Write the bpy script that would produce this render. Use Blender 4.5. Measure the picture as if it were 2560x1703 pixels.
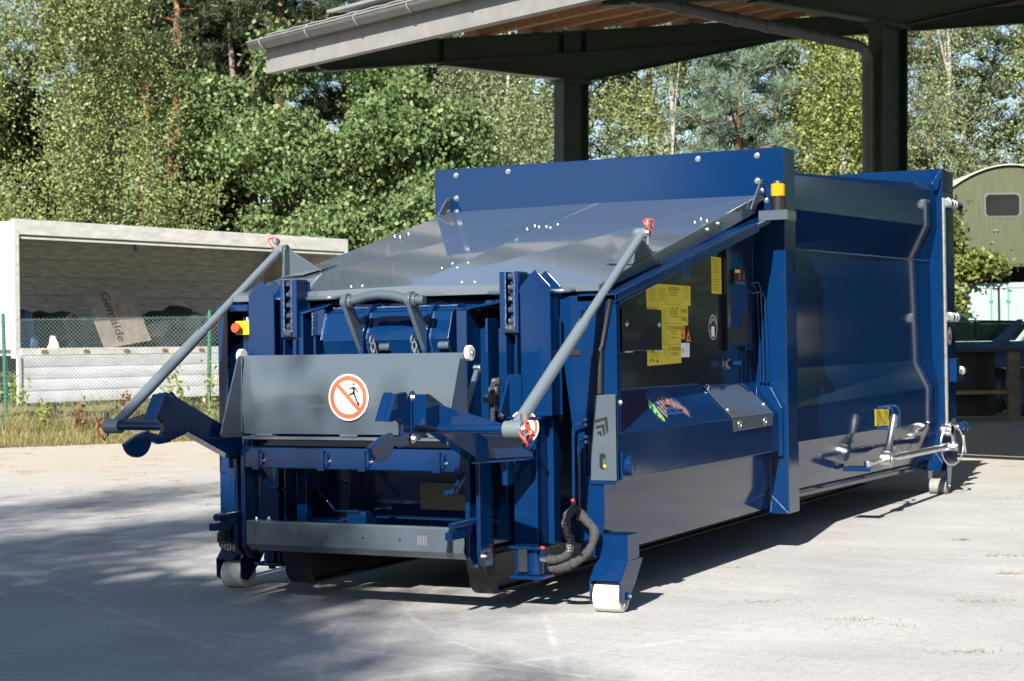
import bpy, bmesh, math, random
import numpy as np
from mathutils import Vector, Matrix

for o in list(bpy.data.objects):
    bpy.data.objects.remove(o)
S = bpy.context.scene
COL = S.collection
rad = math.radians

# ------------------------------------------------------------------ camera
cam_d = bpy.data.cameras.new("camera")
cam = bpy.data.objects.new("camera", cam_d)
COL.objects.link(cam)
R_cam = [[0.895, 0.4467, -0.0146], [-0.0156, -0.00143, -0.99988], [-0.4466, 0.8948, 0.00569]]  # right, down, forward
rx, dn, fw = [Vector(v).normalized() for v in R_cam]
dn = (dn - dn.dot(fw) * fw).normalized(); rx = dn.cross(fw).normalized()
m = Matrix((rx, -dn, -fw)).transposed().to_4x4()
m.translation = (4.525, -7.761, 1.285)
cam.matrix_world = m
cam_d.sensor_width = 36; cam_d.lens = 60.58
cam_d.clip_start = 0.1; cam_d.clip_end = 2000
cam_d.dof.use_dof = True; cam_d.dof.focus_distance = 9.6; cam_d.dof.aperture_fstop = 7
S.camera = cam
S.render.resolution_x = 1024; S.render.resolution_y = 681

# ------------------------------------------------------------------ sky and sun
to_sun = Vector((0.205, -1.42, 1.0)).normalized()
W = bpy.data.worlds.new("World"); S.world = W; W.use_nodes = True
nt = W.node_tree
bg = nt.nodes["Background"]; bg.inputs["Strength"].default_value = 0.06
sky = nt.nodes.new("ShaderNodeTexSky"); sky.sky_type = 'NISHITA'; sky.sun_disc = False
sky.sun_elevation = math.asin(to_sun.z); sky.sun_rotation = math.atan2(to_sun.x, to_sun.y)
sky.air_density = 1.0; sky.dust_density = 0.6
nt.links.new(sky.outputs[0], bg.inputs[0])
sd = bpy.data.lights.new("sun", 'SUN'); sd.energy = 5.0; sd.angle = rad(0.53); sd.color = (1.0, 0.945, 0.86)
so = bpy.data.objects.new("sun", sd); COL.objects.link(so)
so.rotation_euler = to_sun.to_track_quat('Z', 'Y').to_euler(); so.location = (0, -20, 30)
S.view_settings.view_transform = 'Standard'; S.view_settings.look = 'None'
S.view_settings.exposure = 1.4; S.view_settings.gamma = 1.0

S.cycles.caustics_reflective = False; S.cycles.caustics_refractive = False

# ------------------------------------------------------------------ materials
def mat(name, base, rough=0.5, metal=0.0, coat=0.0, spec=0.5, noise=0.0, nscale=8.0, bump=0.0, bscale=40.0, col2=None, stretch=(1, 1, 1)):
    mt = bpy.data.materials.new(name); mt.use_nodes = True
    n, l = mt.node_tree.nodes, mt.node_tree.links
    p = n["Principled BSDF"]
    p.inputs["Base Color"].default_value = (*base, 1); p.inputs["Roughness"].default_value = rough
    p.inputs["Metallic"].default_value = metal; p.inputs["Specular IOR Level"].default_value = spec
    p.inputs["Coat Weight"].default_value = coat; p.inputs["Coat Roughness"].default_value = 0.04
    tc = n.new("ShaderNodeTexCoord"); mp = n.new("ShaderNodeMapping"); mp.inputs["Scale"].default_value = stretch
    l.new(tc.outputs["Object"], mp.inputs["Vector"])
    if noise or col2:
        t = n.new("ShaderNodeTexNoise"); t.inputs["Scale"].default_value = nscale; t.inputs["Detail"].default_value = 6
        t.inputs["Roughness"].default_value = 0.65
        l.new(mp.outputs[0], t.inputs["Vector"])
        r = n.new("ShaderNodeValToRGB"); r.color_ramp.elements[0].position = 0.3; r.color_ramp.elements[1].position = 0.7
        a = [max(0, c * (1 - noise)) for c in base]; b = col2 if col2 else [min(1, c * (1 + noise)) for c in base]
        r.color_ramp.elements[0].color = (*a, 1); r.color_ramp.elements[1].color = (*b, 1)
        l.new(t.outputs["Fac"], r.inputs[0]); l.new(r.outputs[0], p.inputs["Base Color"])
    if bump:
        t2 = n.new("ShaderNodeTexNoise"); t2.inputs["Scale"].default_value = bscale; t2.inputs["Detail"].default_value = 3
        l.new(mp.outputs[0], t2.inputs["Vector"])
        bn = n.new("ShaderNodeBump"); bn.inputs["Strength"].default_value = bump; bn.inputs["Distance"].default_value = 0.01
        l.new(t2.outputs["Fac"], bn.inputs["Height"]); l.new(bn.outputs[0], p.inputs["Normal"])
        if coat: l.new(bn.outputs[0], p.inputs["Coat Normal"])
    return mt

def paint(name, base, rough=0.3, coat=0.6, dent=0.008, spec=0.5):
    """glossy machine paint: faint dust film, orange peel and slow sheet waviness"""
    mt = mat(name, base, rough, 0, coat, spec)
    n, l = mt.node_tree.nodes, mt.node_tree.links
    p = n["Principled BSDF"]
    tc = n.new("ShaderNodeTexCoord")
    a = n.new("ShaderNodeTexNoise"); a.inputs["Scale"].default_value = 1.7; a.inputs["Detail"].default_value = 2
    b = n.new("ShaderNodeTexNoise"); b.inputs["Scale"].default_value = 160; b.inputs["Detail"].default_value = 1
    l.new(tc.outputs["Object"], a.inputs["Vector"]); l.new(tc.outputs["Object"], b.inputs["Vector"])
    mx = n.new("ShaderNodeMath"); mx.operation = 'MULTIPLY_ADD'; mx.inputs[1].default_value = 0.012
    l.new(b.outputs["Fac"], mx.inputs[0]); l.new(a.outputs["Fac"], mx.inputs[2])
    bn = n.new("ShaderNodeBump"); bn.inputs["Strength"].default_value = dent; bn.inputs["Distance"].default_value = 0.08
    l.new(mx.outputs[0], bn.inputs["Height"]); l.new(bn.outputs[0], p.inputs["Normal"]); l.new(bn.outputs[0], p.inputs["Coat Normal"])
    d = n.new("ShaderNodeTexNoise"); d.inputs["Scale"].default_value = 5; d.inputs["Detail"].default_value = 8; d.inputs["Roughness"].default_value = 0.7
    l.new(tc.outputs["Object"], d.inputs["Vector"])
    r = n.new("ShaderNodeValToRGB"); r.color_ramp.elements[0].position = 0.45; r.color_ramp.elements[1].position = 0.8
    r.color_ramp.elements[0].color = (*base, 1)
    r.color_ramp.elements[1].color = (*[c * 0.95 + 0.0015 for c in base], 1)
    l.new(d.outputs["Fac"], r.inputs[0]); l.new(r.outputs[0], p.inputs["Base Color"])
    return mt

BLUE = paint("blue_paint", (0.0014, 0.0180, 0.070), 0.3, 1.0, spec=0.0)
BLUE.node_tree.nodes["Principled BSDF"].inputs["Coat IOR"].default_value = 1.47
BLUE.node_tree.nodes["Principled BSDF"].inputs["Coat Roughness"].default_value = 0.09
GREY = paint("grey_paint", (0.060, 0.078, 0.098), 0.22, 0.8)
LIDG = paint("lid_grey_paint", (0.082, 0.105, 0.132), 0.16, 0.8, 0.005)
LIDG.node_tree.nodes["Principled BSDF"].inputs["Coat IOR"].default_value = 1.55
RODG = paint("sunlit_rod_grey", (0.11, 0.135, 0.155), 0.3, 0.5)  # grey paint lightened: sunlight on the rods put into the colour
SHADEP = paint("shade_dark_paint", (0.008, 0.013, 0.026), 0.16, 0.5)  # machine paint darkened: side shade and dark reflections put into the colour
DARK = mat("black_steel", (0.006, 0.008, 0.014), 0.45, bump=0.05)
BLACK = mat("black_plastic", (0.008, 0.008, 0.009), 0.45)
RUBBER = mat("hose_sleeve_fabric", (0.03, 0.031, 0.034), 0.85, noise=0.5, nscale=60, bump=0.6, bscale=90)
GALV = mat("galvanised_steel", (0.62, 0.64, 0.66), 0.3, 1.0, noise=0.25, nscale=25, bump=0.08)
ZINC = mat("zinc_bolts", (0.55, 0.56, 0.56), 0.32, 1.0)
WHITE = mat("white_plastic", (0.72, 0.70, 0.63), 0.5, noise=0.12, nscale=14)
ROLLER = mat("white_nylon_roller", (0.66, 0.62, 0.52), 0.55, noise=0.25, nscale=16, col2=(0.74, 0.71, 0.64))
CHIPROLL = mat("worn_steel_roller", (0.2, 0.19, 0.18), 0.7, noise=0.3, nscale=60)
YELL = mat("yellow_sticker", (0.62, 0.50, 0.03), 0.45)
YELLP = mat("yellow_plastic", (0.78, 0.52, 0.02), 0.35)
ORAN = mat("orange_sticker", (0.70, 0.27, 0.02), 0.45)
REDP = mat("red_plastic", (0.52, 0.06, 0.03), 0.4)
SIGNRED = mat("sign_red", (0.72, 0.10, 0.05), 0.4)
SIGNWH = mat("sign_white", (0.82, 0.82, 0.80), 0.4)
INK = mat("sticker_ink", (0.012, 0.012, 0.012), 0.5)
INKG = mat("sticker_small_print", (0.16, 0.13, 0.02), 0.5)
DECO = mat("orange_decal", (0.36, 0.17, 0.10), 0.4)
DECG = mat("green_decal", (0.22, 0.50, 0.10), 0.4)
DECB = mat("dark_decal", (0.004, 0.014, 0.03), 0.4)
DECBL = mat("blue_decal_film", (0.012, 0.05, 0.16), 0.25)
CORD = mat("red_cord", (0.65, 0.05, 0.03), 0.5)
WELD = mat("painted_weld", (0.02, 0.055, 0.15), 0.22, bump=0.8, bscale=120)
GREASE = mat("greased_chain", (0.06, 0.065, 0.08), 0.12, 0.4, 0.6, bump=0.7, bscale=70)
AMBER = mat("amber_lens", (0.60, 0.36, 0.008), 0.08); AMBER.node_tree.nodes["Principled BSDF"].inputs["Transmission Weight"].default_value = 0.35
WHLINE = mat("pale_print", (0.22, 0.225, 0.24), 0.6)

# ------------------------------------------------------------------ mesh kit
class M:
    def __init__(s): s.v = []; s.f = []; s.m = []; s.cur = 0
    def use(s, i): s.cur = i; return s
    def add(s, vs, fs):
        b = len(s.v); s.v += [tuple(x) for x in vs]
        s.f += [tuple(i + b for i in f) for f in fs]; s.m += [s.cur] * len(fs); return s
    def box(s, x0, x1, y0, y1, z0, z1):
        return s.add([(x0, y0, z0), (x1, y0, z0), (x1, y1, z0), (x0, y1, z0), (x0, y0, z1), (x1, y0, z1), (x1, y1, z1), (x0, y1, z1)],
                     [(0, 3, 2, 1), (4, 5, 6, 7), (0, 1, 5, 4), (1, 2, 6, 5), (2, 3, 7, 6), (3, 0, 4, 7)])
    def cbox(s, c, size, rot=None):
        h = [q / 2 for q in size]; R = rot or Matrix.Identity(3); c = Vector(c)
        vs = [c + R @ Vector((sx * h[0], sy * h[1], sz * h[2])) for sz in (-1, 1) for sx, sy in ((-1, -1), (1, -1), (1, 1), (-1, 1))]
        return s.add(vs, [(0, 3, 2, 1), (4, 5, 6, 7), (0, 1, 5, 4), (1, 2, 6, 5), (2, 3, 7, 6), (3, 0, 4, 7)])
    def prism(s, ax, poly, a0, a1):
        def p(u, w, a): return {'x': (a, u, w), 'y': (u, a, w), 'z': (u, w, a)}[ax]
        n = len(poly)
        vs = [p(u, w, a0) for u, w in poly] + [p(u, w, a1) for u, w in poly]
        fs = [tuple(range(n))[::-1], tuple(range(n, 2 * n))] + [(i, (i + 1) % n, n + (i + 1) % n, n + i) for i in range(n)]
        return s.add(vs, fs)
    def slab(s, pts, thick):
        """extrude a 3-D polygon along vector thick"""
        t = Vector(thick); n = len(pts)
        vs = [Vector(p) for p in pts] + [Vector(p) + t for p in pts]
        return s.add(vs, [tuple(range(n))[::-1], tuple(range(n, 2 * n))] + [(i, (i + 1) % n, n + (i + 1) % n, n + i) for i in range(n)])
    def frame(s, d):
        d = Vector(d).normalized(); u = d.cross(Vector((0, 0, 1)))
        if u.length < 1e-3: u = d.cross(Vector((0, 1, 0)))
        u.normalize(); return u, u.cross(d).normalized()
    def cyl(s, p0, p1, r, r1=None, n=16):
        p0, p1 = Vector(p0), Vector(p1); u, w = s.frame(p1 - p0); r1 = r if r1 is None else r1
        vs = [p + (u * math.cos(2 * math.pi * i / n) + w * math.sin(2 * math.pi * i / n)) * q for p, q in ((p0, r), (p1, r1)) for i in range(n)]
        return s.add(vs, [tuple(range(n)), tuple(range(n, 2 * n))[::-1]] + [(i, n + i, n + (i + 1) % n, (i + 1) % n) for i in range(n)])
    def tube(s, pts, r, n=8, closed=False):
        P = [Vector(p) for p in pts]; k = len(P); rr = r if hasattr(r, '__len__') else [r] * k
        vs = []; u = None
        for i in range(k):
            a = P[i - 1] if (i > 0 or closed) else P[i]; b = P[(i + 1) % k] if (i < k - 1 or closed) else P[i]
            d = (b - a).normalized()
            if u is None: u, _ = s.frame(d)
            u = (u - d * u.dot(d)); u = u.normalized() if u.length > 1e-5 else s.frame(d)[0]
            w = d.cross(u)
            vs += [P[i] + (u * math.cos(2 * math.pi * j / n) + w * math.sin(2 * math.pi * j / n)) * rr[i] for j in range(n)]
        fs = []
        for i in range(k if closed else k - 1):
            a, b = i * n, ((i + 1) % k) * n
            fs += [(a + j, a + (j + 1) % n, b + (j + 1) % n, b + j) for j in range(n)]
        if not closed: fs += [tuple(range(n))[::-1], tuple(range((k - 1) * n, k * n))]
        return s.add(vs, fs)
    def ring(s, c, nrm, ro, ri, th, n=28):
        c = Vector(c); d = Vector(nrm).normalized(); u, w = s.frame(d); vs = []
        for q, h in ((ro, 0), (ro, th), (ri, th), (ri, 0)):
            vs += [c + d * h + (u * math.cos(2 * math.pi * i / n) + w * math.sin(2 * math.pi * i / n)) * q for i in range(n)]
        fs = []
        for k in range(4):
            a, b = k * n, ((k + 1) % 4) * n
            fs += [(a + i, a + (i + 1) % n, b + (i + 1) % n, b + i) for i in range(n)]
        return s.add(vs, fs)
    def text(s, txt, o, xd, yd, size, align='CENTER', sx=1.0, bold=0.0):
        cu = bpy.data.curves.new("t", 'FONT'); cu.body = txt; cu.size = size; cu.offset = bold; cu.align_x = align; cu.align_y = 'CENTER'
        cu.resolution_u = 3
        ob = bpy.data.objects.new("t", cu); COL.objects.link(ob)
        dg = bpy.context.evaluated_depsgraph_get(); me = bpy.data.meshes.new_from_object(ob.evaluated_get(dg))
        X, Y, o = Vector(xd).normalized() * sx, Vector(yd).normalized(), Vector(o)
        s.add([o + X * q.co.x + Y * q.co.y for q in me.vertices], [tuple(p.vertices) for p in me.polygons])
        bpy.data.objects.remove(ob); bpy.data.curves.remove(cu); bpy.data.meshes.remove(me); return s
    def mirx(s):
        s.v = [(-x, y, z) for x, y, z in s.v]; s.f = [f[::-1] for f in s.f]; return s
    def move(s, d):
        s.v = [(x + d[0], y + d[1], z + d[2]) for x, y, z in s.v]; return s

def build(name, mb, mats, parent=None, bevel=0.003, smooth=40, label=None, recalc=True):
    me = bpy.data.meshes.new(name); me.from_pydata(mb.v, [], mb.f)
    for k in (mats if isinstance(mats, (list, tuple)) else [mats]): me.materials.append(k)
    if max(mb.m, default=0): me.polygons.foreach_set("material_index", mb.m)
    if recalc:
        bm = bmesh.new(); bm.from_mesh(me); bmesh.ops.recalc_face_normals(bm, faces=bm.faces); bm.to_mesh(me); bm.free()
    me.polygons.foreach_set("use_smooth", [True] * len(me.polygons))
    me.set_sharp_from_angle(angle=rad(smooth)); me.update()
    o = bpy.data.objects.new(name, me); COL.objects.link(o)
    if parent: o.parent = parent
    if bevel:
        b = o.modifiers.new("bevel", 'BEVEL'); b.width = bevel; b.segments = 2; b.limit_method = 'ANGLE'; b.angle_limit = rad(35)
        b.harden_normals = True; b.use_clamp_overlap = True
    if label: o["label"] = label
    return o

def tag(o, label=None, cat=None, group=None, kind=None):
    for k, v in (("label", label), ("category", cat), ("group", group), ("kind", kind)):
        if v: o[k] = v
    return o
def thing(name, label, cat, loc=(0, 0, 0), rotz=0, group=None):
    o = bpy.data.objects.new(name, None); COL.objects.link(o); o.empty_display_size = 0.3
    o.location = loc; o.rotation_euler = (0, 0, rotz); return tag(o, label, cat, group)
def copy_tree(o, parent=None):
    c = o.copy(); COL.objects.link(c); c.parent = parent
    for ch in list(o.children): copy_tree(ch, c)
    return c

# yard frame: x to the right, d away from the photographer's standpoint, in metres
YR, YF = Vector((0.8949, 0.4463, 0)), Vector((-0.4463, 0.8949, 0))
def yd(x, d, z=0.0): return Vector((4.525, -7.761, 0)) + YR * x + YF * d + Vector((0, 0, z))
YROT = math.atan2(0.4463, 0.8949)

# ================================================================== ground
ARCS = [(6.811, 1.803, 7.133, -.4, 1.1, -3.0, .3), (3.251, 1.802, 3.716, -.2, 1.75, -1.8, .0), (-11.577, -3.2, 11.929, -.1, .4, -1.7, -.2), (-58.432, -93.109, 108.557, -3.0, .2, -1.9, .2), (-26.227, -15.397, 31.095, .8, 1.9, -2.3, -.2), (8.9, 3.0, 9.3, -.6, .8, -2.6, .5), (-20.0, 12.0, 25.2, .2, 2.2, -2.8, -.6), (2.6, 9.4, 11.0, -1.0, 3.6, -2.2, -1.2)]
def ground_mat():
    mt = bpy.data.materials.new("worn_block_paving"); mt.use_nodes = True
    n, l = mt.node_tree.nodes, mt.node_tree.links; p = n["Principled BSDF"]; p.inputs["Roughness"].default_value = 0.9; p.inputs["Specular IOR Level"].default_value = 0.25
    tc = n.new("ShaderNodeTexCoord")
    def noise(sc, det=5, rough=0.6, vec=None, dist=0):
        t = n.new("ShaderNodeTexNoise"); t.inputs["Scale"].default_value = sc; t.inputs["Detail"].default_value = det
        t.inputs["Roughness"].default_value = rough; t.inputs["Distortion"].default_value = dist
        l.new(vec or tc.outputs["Object"], t.inputs["Vector"]); return t.outputs["Fac"]
    def ramp(src, a, b, ca, cb):
        r = n.new("ShaderNodeValToRGB"); r.color_ramp.elements[0].position = a; r.color_ramp.elements[1].position = b
        r.color_ramp.elements[0].color = (*ca, 1); r.color_ramp.elements[1].color = (*cb, 1); l.new(src, r.inputs[0]); return r.outputs[0]
    def mix(fac, a, b, mode='MIX'):
        x = n.new("ShaderNodeMix"); x.data_type = 'RGBA'; x.blend_type = mode
        if isinstance(fac, float): x.inputs[0].default_value = fac
        else: l.new(fac, x.inputs[0])
        l.new(a, x.inputs[6])
        if isinstance(b, tuple): x.inputs[7].default_value = (*b, 1)
        else: l.new(b, x.inputs[7])
        return x.outputs[2]
    base = ramp(noise(0.7, 6), 0.3, 0.72, (0.32, 0.32, 0.322), (0.435, 0.433, 0.43))
    # sandy dust drifts toward the far verge
    sep = n.new("ShaderNodeSeparateXYZ"); l.new(tc.outputs["Object"], sep.inputs[0])
    ma = n.new("ShaderNodeMath"); ma.operation = 'MULTIPLY_ADD'; ma.inputs[1].default_value = -0.4463; l.new(sep.outputs[0], ma.inputs[0])
    mb = n.new("ShaderNodeMath"); mb.operation = 'MULTIPLY'; mb.inputs[1].default_value = 0.8949; l.new(sep.outputs[1], mb.inputs[0]); l.new(mb.outputs[0], ma.inputs[2])
    md = n.new("ShaderNodeMath"); md.operation = 'MULTIPLY_ADD'; md.inputs[1].default_value = 0.09; md.inputs[2].default_value = -0.55; l.new(ma.outputs[0], md.inputs[0])
    me_ = n.new("ShaderNodeMath"); me_.operation = 'ADD'; l.new(md.outputs[0], me_.inputs[0])
    sn = n.new("ShaderNodeMapping"); sn.inputs["Scale"].default_value = (0.35, 1.2, 1); sn.inputs["Rotation"].default_value = (0, 0, -YROT); l.new(tc.outputs["Object"], sn.inputs[0])
    l.new(noise(0.8, 6, 0.7, sn.outputs[0]), me_.inputs[1])
    dust = ramp(me_.outputs[0], 0.55, 1.1, (0, 0, 0), (1, 1, 1))
    base = mix(dust, base, (0.41, 0.375, 0.315))
    # brushed streaks
    base = mix(0.55, base, ramp(noise(3.0, 8, 0.75, sn.outputs[0], 0.6), 0.3, 0.75, (0.72, 0.72, 0.73), (1.12, 1.1, 1.06)), 'MULTIPLY')
    # grain of the blocks
    base = mix(0.75, base, ramp(noise(240, 4, 0.8), 0.25, 0.75, (0.55, 0.55, 0.56), (1.35, 1.35, 1.33)), 'MULTIPLY')
    base = mix(0.8, base, ramp(noise(75, 3, 0.75), 0.3, 0.72, (0.70, 0.70, 0.71), (1.22, 1.22, 1.21)), 'MULTIPLY')
    base = mix(0.6, base, ramp(noise(22, 5, 0.7), 0.3, 0.7, (0.80, 0.80, 0.80), (1.14, 1.14, 1.14)), 'MULTIPLY')
    vo = n.new("ShaderNodeTexVoronoi"); vo.inputs["Scale"].default_value = 85; l.new(tc.outputs["Object"], vo.inputs["Vector"])
    base = mix(ramp(vo.outputs["Distance"], 0.06, 0.16, (0.35, 0.35, 0.35), (0, 0, 0)), base, (0.62, 0.61, 0.58))
    # joints: dark in the row direction, broken up where filled with dust
    mp = n.new("ShaderNodeMapping"); mp.inputs["Rotation"].default_value = (0, 0, rad(4)); l.new(tc.outputs["Object"], mp.inputs[0])
    wob = n.new("ShaderNodeTexNoise"); wob.inputs["Scale"].default_value = 9; wob.inputs["Detail"].default_value = 2; l.new(mp.outputs[0], wob.inputs["Vector"])
    va = n.new("ShaderNodeVectorMath"); va.operation = 'MULTIPLY_ADD'; va.inputs[1].default_value = (0.02, 0.02, 0); l.new(wob.outputs["Color"], va.inputs[0]); l.new(mp.outputs[0], va.inputs[2])
    bk = n.new("ShaderNodeTexBrick"); bk.inputs["Scale"].default_value = 1; bk.inputs["Brick Width"].default_value = 0.2; bk.inputs["Row Height"].default_value = 0.163
    bk.inputs["Mortar Size"].default_value = 0.0022; bk.inputs["Mortar Smooth"].default_value = 0.5
    bk.inputs["Color1"].default_value = (0.98, 0.98, 0.98, 1); bk.inputs["Color2"].default_value = (1.02, 1.02, 1.02, 1); bk.inputs["Mortar"].default_value = (0.42, 0.40, 0.37, 1)
    l.new(va.outputs[0], bk.inputs["Vector"])
    base = mix(ramp(noise(1.6, 4, 0.6), 0.40, 0.70, (0.10, 0.10, 0.10), (0.85, 0.85, 0.85)), base, bk.outputs["Color"], 'MULTIPLY')
    # chalky scuffs and arcs left by dragged steel
    for (ccx, ccy, rad_, x0, x1, y0, y1) in ARCS:
        sb = n.new("ShaderNodeVectorMath"); sb.operation = 'SUBTRACT'; sb.inputs[1].default_value = (ccx, ccy, 0); l.new(tc.outputs["Object"], sb.inputs[0])
        ln = n.new("ShaderNodeVectorMath"); ln.operation = 'LENGTH'; l.new(sb.outputs[0], ln.inputs[0])
        s1 = n.new("ShaderNodeMath"); s1.operation = 'SUBTRACT'; s1.inputs[1].default_value = rad_; l.new(ln.outputs["Value"], s1.inputs[0])
        a2 = n.new("ShaderNodeMath"); a2.operation = 'ABSOLUTE'; l.new(s1.outputs[0], a2.inputs[0])
        f = ramp(a2.outputs[0], 0.0, 0.028, (0.34, 0.34, 0.34), (0, 0, 0))
        f2 = ramp(noise(4.5, 6, 0.75), 0.40, 0.68, (0, 0, 0), (1, 1, 1))
        cur = n.new("ShaderNodeMath"); cur.operation = 'MULTIPLY'; l.new(f, cur.inputs[0]); l.new(f2, cur.inputs[1]); cur = cur.outputs[0]
        for k_, lo, hi in ((0, x0, x1), (1, y0, y1)):
            for thr, op in ((lo, 'GREATER_THAN'), (hi, 'LESS_THAN')):
                g = n.new("ShaderNodeMath"); g.operation = op; g.inputs[1].default_value = thr; l.new(sep.outputs[k_], g.inputs[0])
                mm = n.new("ShaderNodeMath"); mm.operation = 'MULTIPLY'; l.new(cur, mm.inputs[0]); l.new(g.outputs[0], mm.inputs[1]); cur = mm.outputs[0]
        base = mix(cur, base, (0.74, 0.74, 0.73))
    l.new(base, p.inputs["Base Color"])
    bn = n.new("ShaderNodeBump"); bn.inputs["Strength"].default_value = 0.35; bn.inputs["Distance"].default_value = 0.004
    l.new(noise(180, 4, 0.8), bn.inputs["Height"]); l.new(bn.outputs[0], p.inputs["Normal"])
    return mt
def sheet(name, x0, x1, y0, y1, z, mt):
    o = build(name, M().add([(x0, y0, z), (x1, y0, z), (x1, y1, z), (x0, y1, z)], [(0, 1, 2, 3)]), mt, bevel=0); tag(o, kind='structure'); return o
SOIL = mat("dry_soil", (0.16, 0.13, 0.085), 0.95, noise=0.5, nscale=3, col2=(0.24, 0.21, 0.13), bump=0.6, bscale=9)
sheet("ground", -500, 500, -500, 700, -0.02, SOIL)
pv = M(); q = [yd(-60, -60), yd(60, -60), yd(60, 36), yd(2, 36), yd(-2.5, 26.9), yd(-7.3, 24.7), yd(-30, 20), yd(-60, 16)]
tag(build("paved_yard", pv.add(q, [tuple(range(len(q)))]), ground_mat(), bevel=0, recalc=False), kind='structure')

# verge bank
rg = np.random.default_rng(4)
def verge_h(x, d, edge): return 0.2 * min(1, max(0, (d - edge) / 1.6)) + 0.05 * math.sin(x * 2.1 + d) * min(1, max(0, d - edge))
def verge_edge(x): return 24.7 + (x + 7.3) * 0.46 if x > -7.3 else 24.7 + (x + 7.3) * 0.2
vb = M(); nx, nd = 50, 14
for i in range(nx + 1):
    x = -22 + 24 * i / nx; e = verge_edge(x)
    for j in range(nd + 1):
        d = e - 0.1 + 16 * (j / nd) ** 1.6
        vb.v.append(tuple(yd(x, d, max(0.004 if j else -0.03, verge_h(x, d, e)))))
for i in range(nx):
    for j in range(nd):
        a = i * (nd + 1) + j; vb.f.append((a, a + nd + 1, a + nd + 2, a + 1)); vb.m.append(0)
tag(build("grass_verge", vb, SOIL, bevel=0, recalc=True), kind='structure')

# ================================================================== carport structure
GREEN = mat("dark_green_steel", (0.016, 0.033, 0.022), 0.5, noise=0.25, nscale=5)
TIMBER = mat("purlin_timber", (0.22, 0.10, 0.04), 0.7, noise=0.45, nscale=3, stretch=(1, 14, 14), col2=(0.34, 0.17, 0.075))
TINGREY = mat("titanium_zinc", (0.19, 0.185, 0.18), 0.5, 0.1, noise=0.15, nscale=4)
PIPEG = mat("grey_pvc_pipe", (0.07, 0.07, 0.068), 0.5, noise=0.25, nscale=4)
DECK = mat("roof_sheet", (0.33, 0.34, 0.35), 0.5, 0.3)
PVC = mat("solar_cell_glass", (0.01, 0.014, 0.03), 0.06, 0, 1.0)
LIGHTP = mat("pale_bird_streaked_paint", (0.22, 0.23, 0.19), 0.7, noise=0.5, nscale=20)
carport = thing("carport", "dark green steel carport with timber purlins and grey gutter behind the blue machine", "carport")
# gentle cross-fall of the yard: the frame stands plumb while the paving falls to one side
tilt = Matrix.Rotation(0.0157, 4, YF); piv = yd(0, 0, 1.285)
carport.matrix_world = Matrix.Translation(piv) @ tilt @ Matrix.Translation(-piv)
G2, A2 = Vector((0.648, -0.762)), Vector((0.762, 0.648))
def cp(s, t, z):  # s along the eave toward the yard, t up the roof slope
    v = Vector((0.775, 22.8)) + G2 * s + A2 * t; return yd(v.x, v.y, z)
SL = 0.163
def zb(t): return 5.2 + SL * t
def ibeam(mb, pts_low, pts_high, s, w=0.17, tf=0.02, tw=0.014):
    """I-section in the vertical plane s=const; pts are (t,z) chains"""
    n = len(pts_low)
    for i in range(n - 1):
        (t0, a0), (t1, a1), (_, b0), (_, b1) = pts_low[i], pts_low[i + 1], pts_high[i], pts_high[i + 1]
        for (ss0, ss1, lo0, hi0, lo1, hi1) in ((s - w / 2, s + w / 2, a0, a0 + tf, a1, a1 + tf), (s - w / 2, s + w / 2, b0 - tf, b0, b1 - tf, b1), (s - tw / 2, s + tw / 2, a0 + tf, b0 - tf, a1 + tf, b1 - tf)):
            mb.add([cp(ss0, t0, lo0), cp(ss1, t0, lo0), cp(ss1, t1, lo1), cp(ss0, t1, lo1), cp(ss0, t0, hi0), cp(ss1, t0, hi0), cp(ss1, t1, hi1), cp(ss0, t1, hi1)],
                   [(0, 3, 2, 1), (4, 5, 6, 7), (0, 1, 5, 4), (1, 2, 6, 5), (2, 3, 7, 6), (3, 0, 4, 7)])
T1 = 14.0
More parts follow.
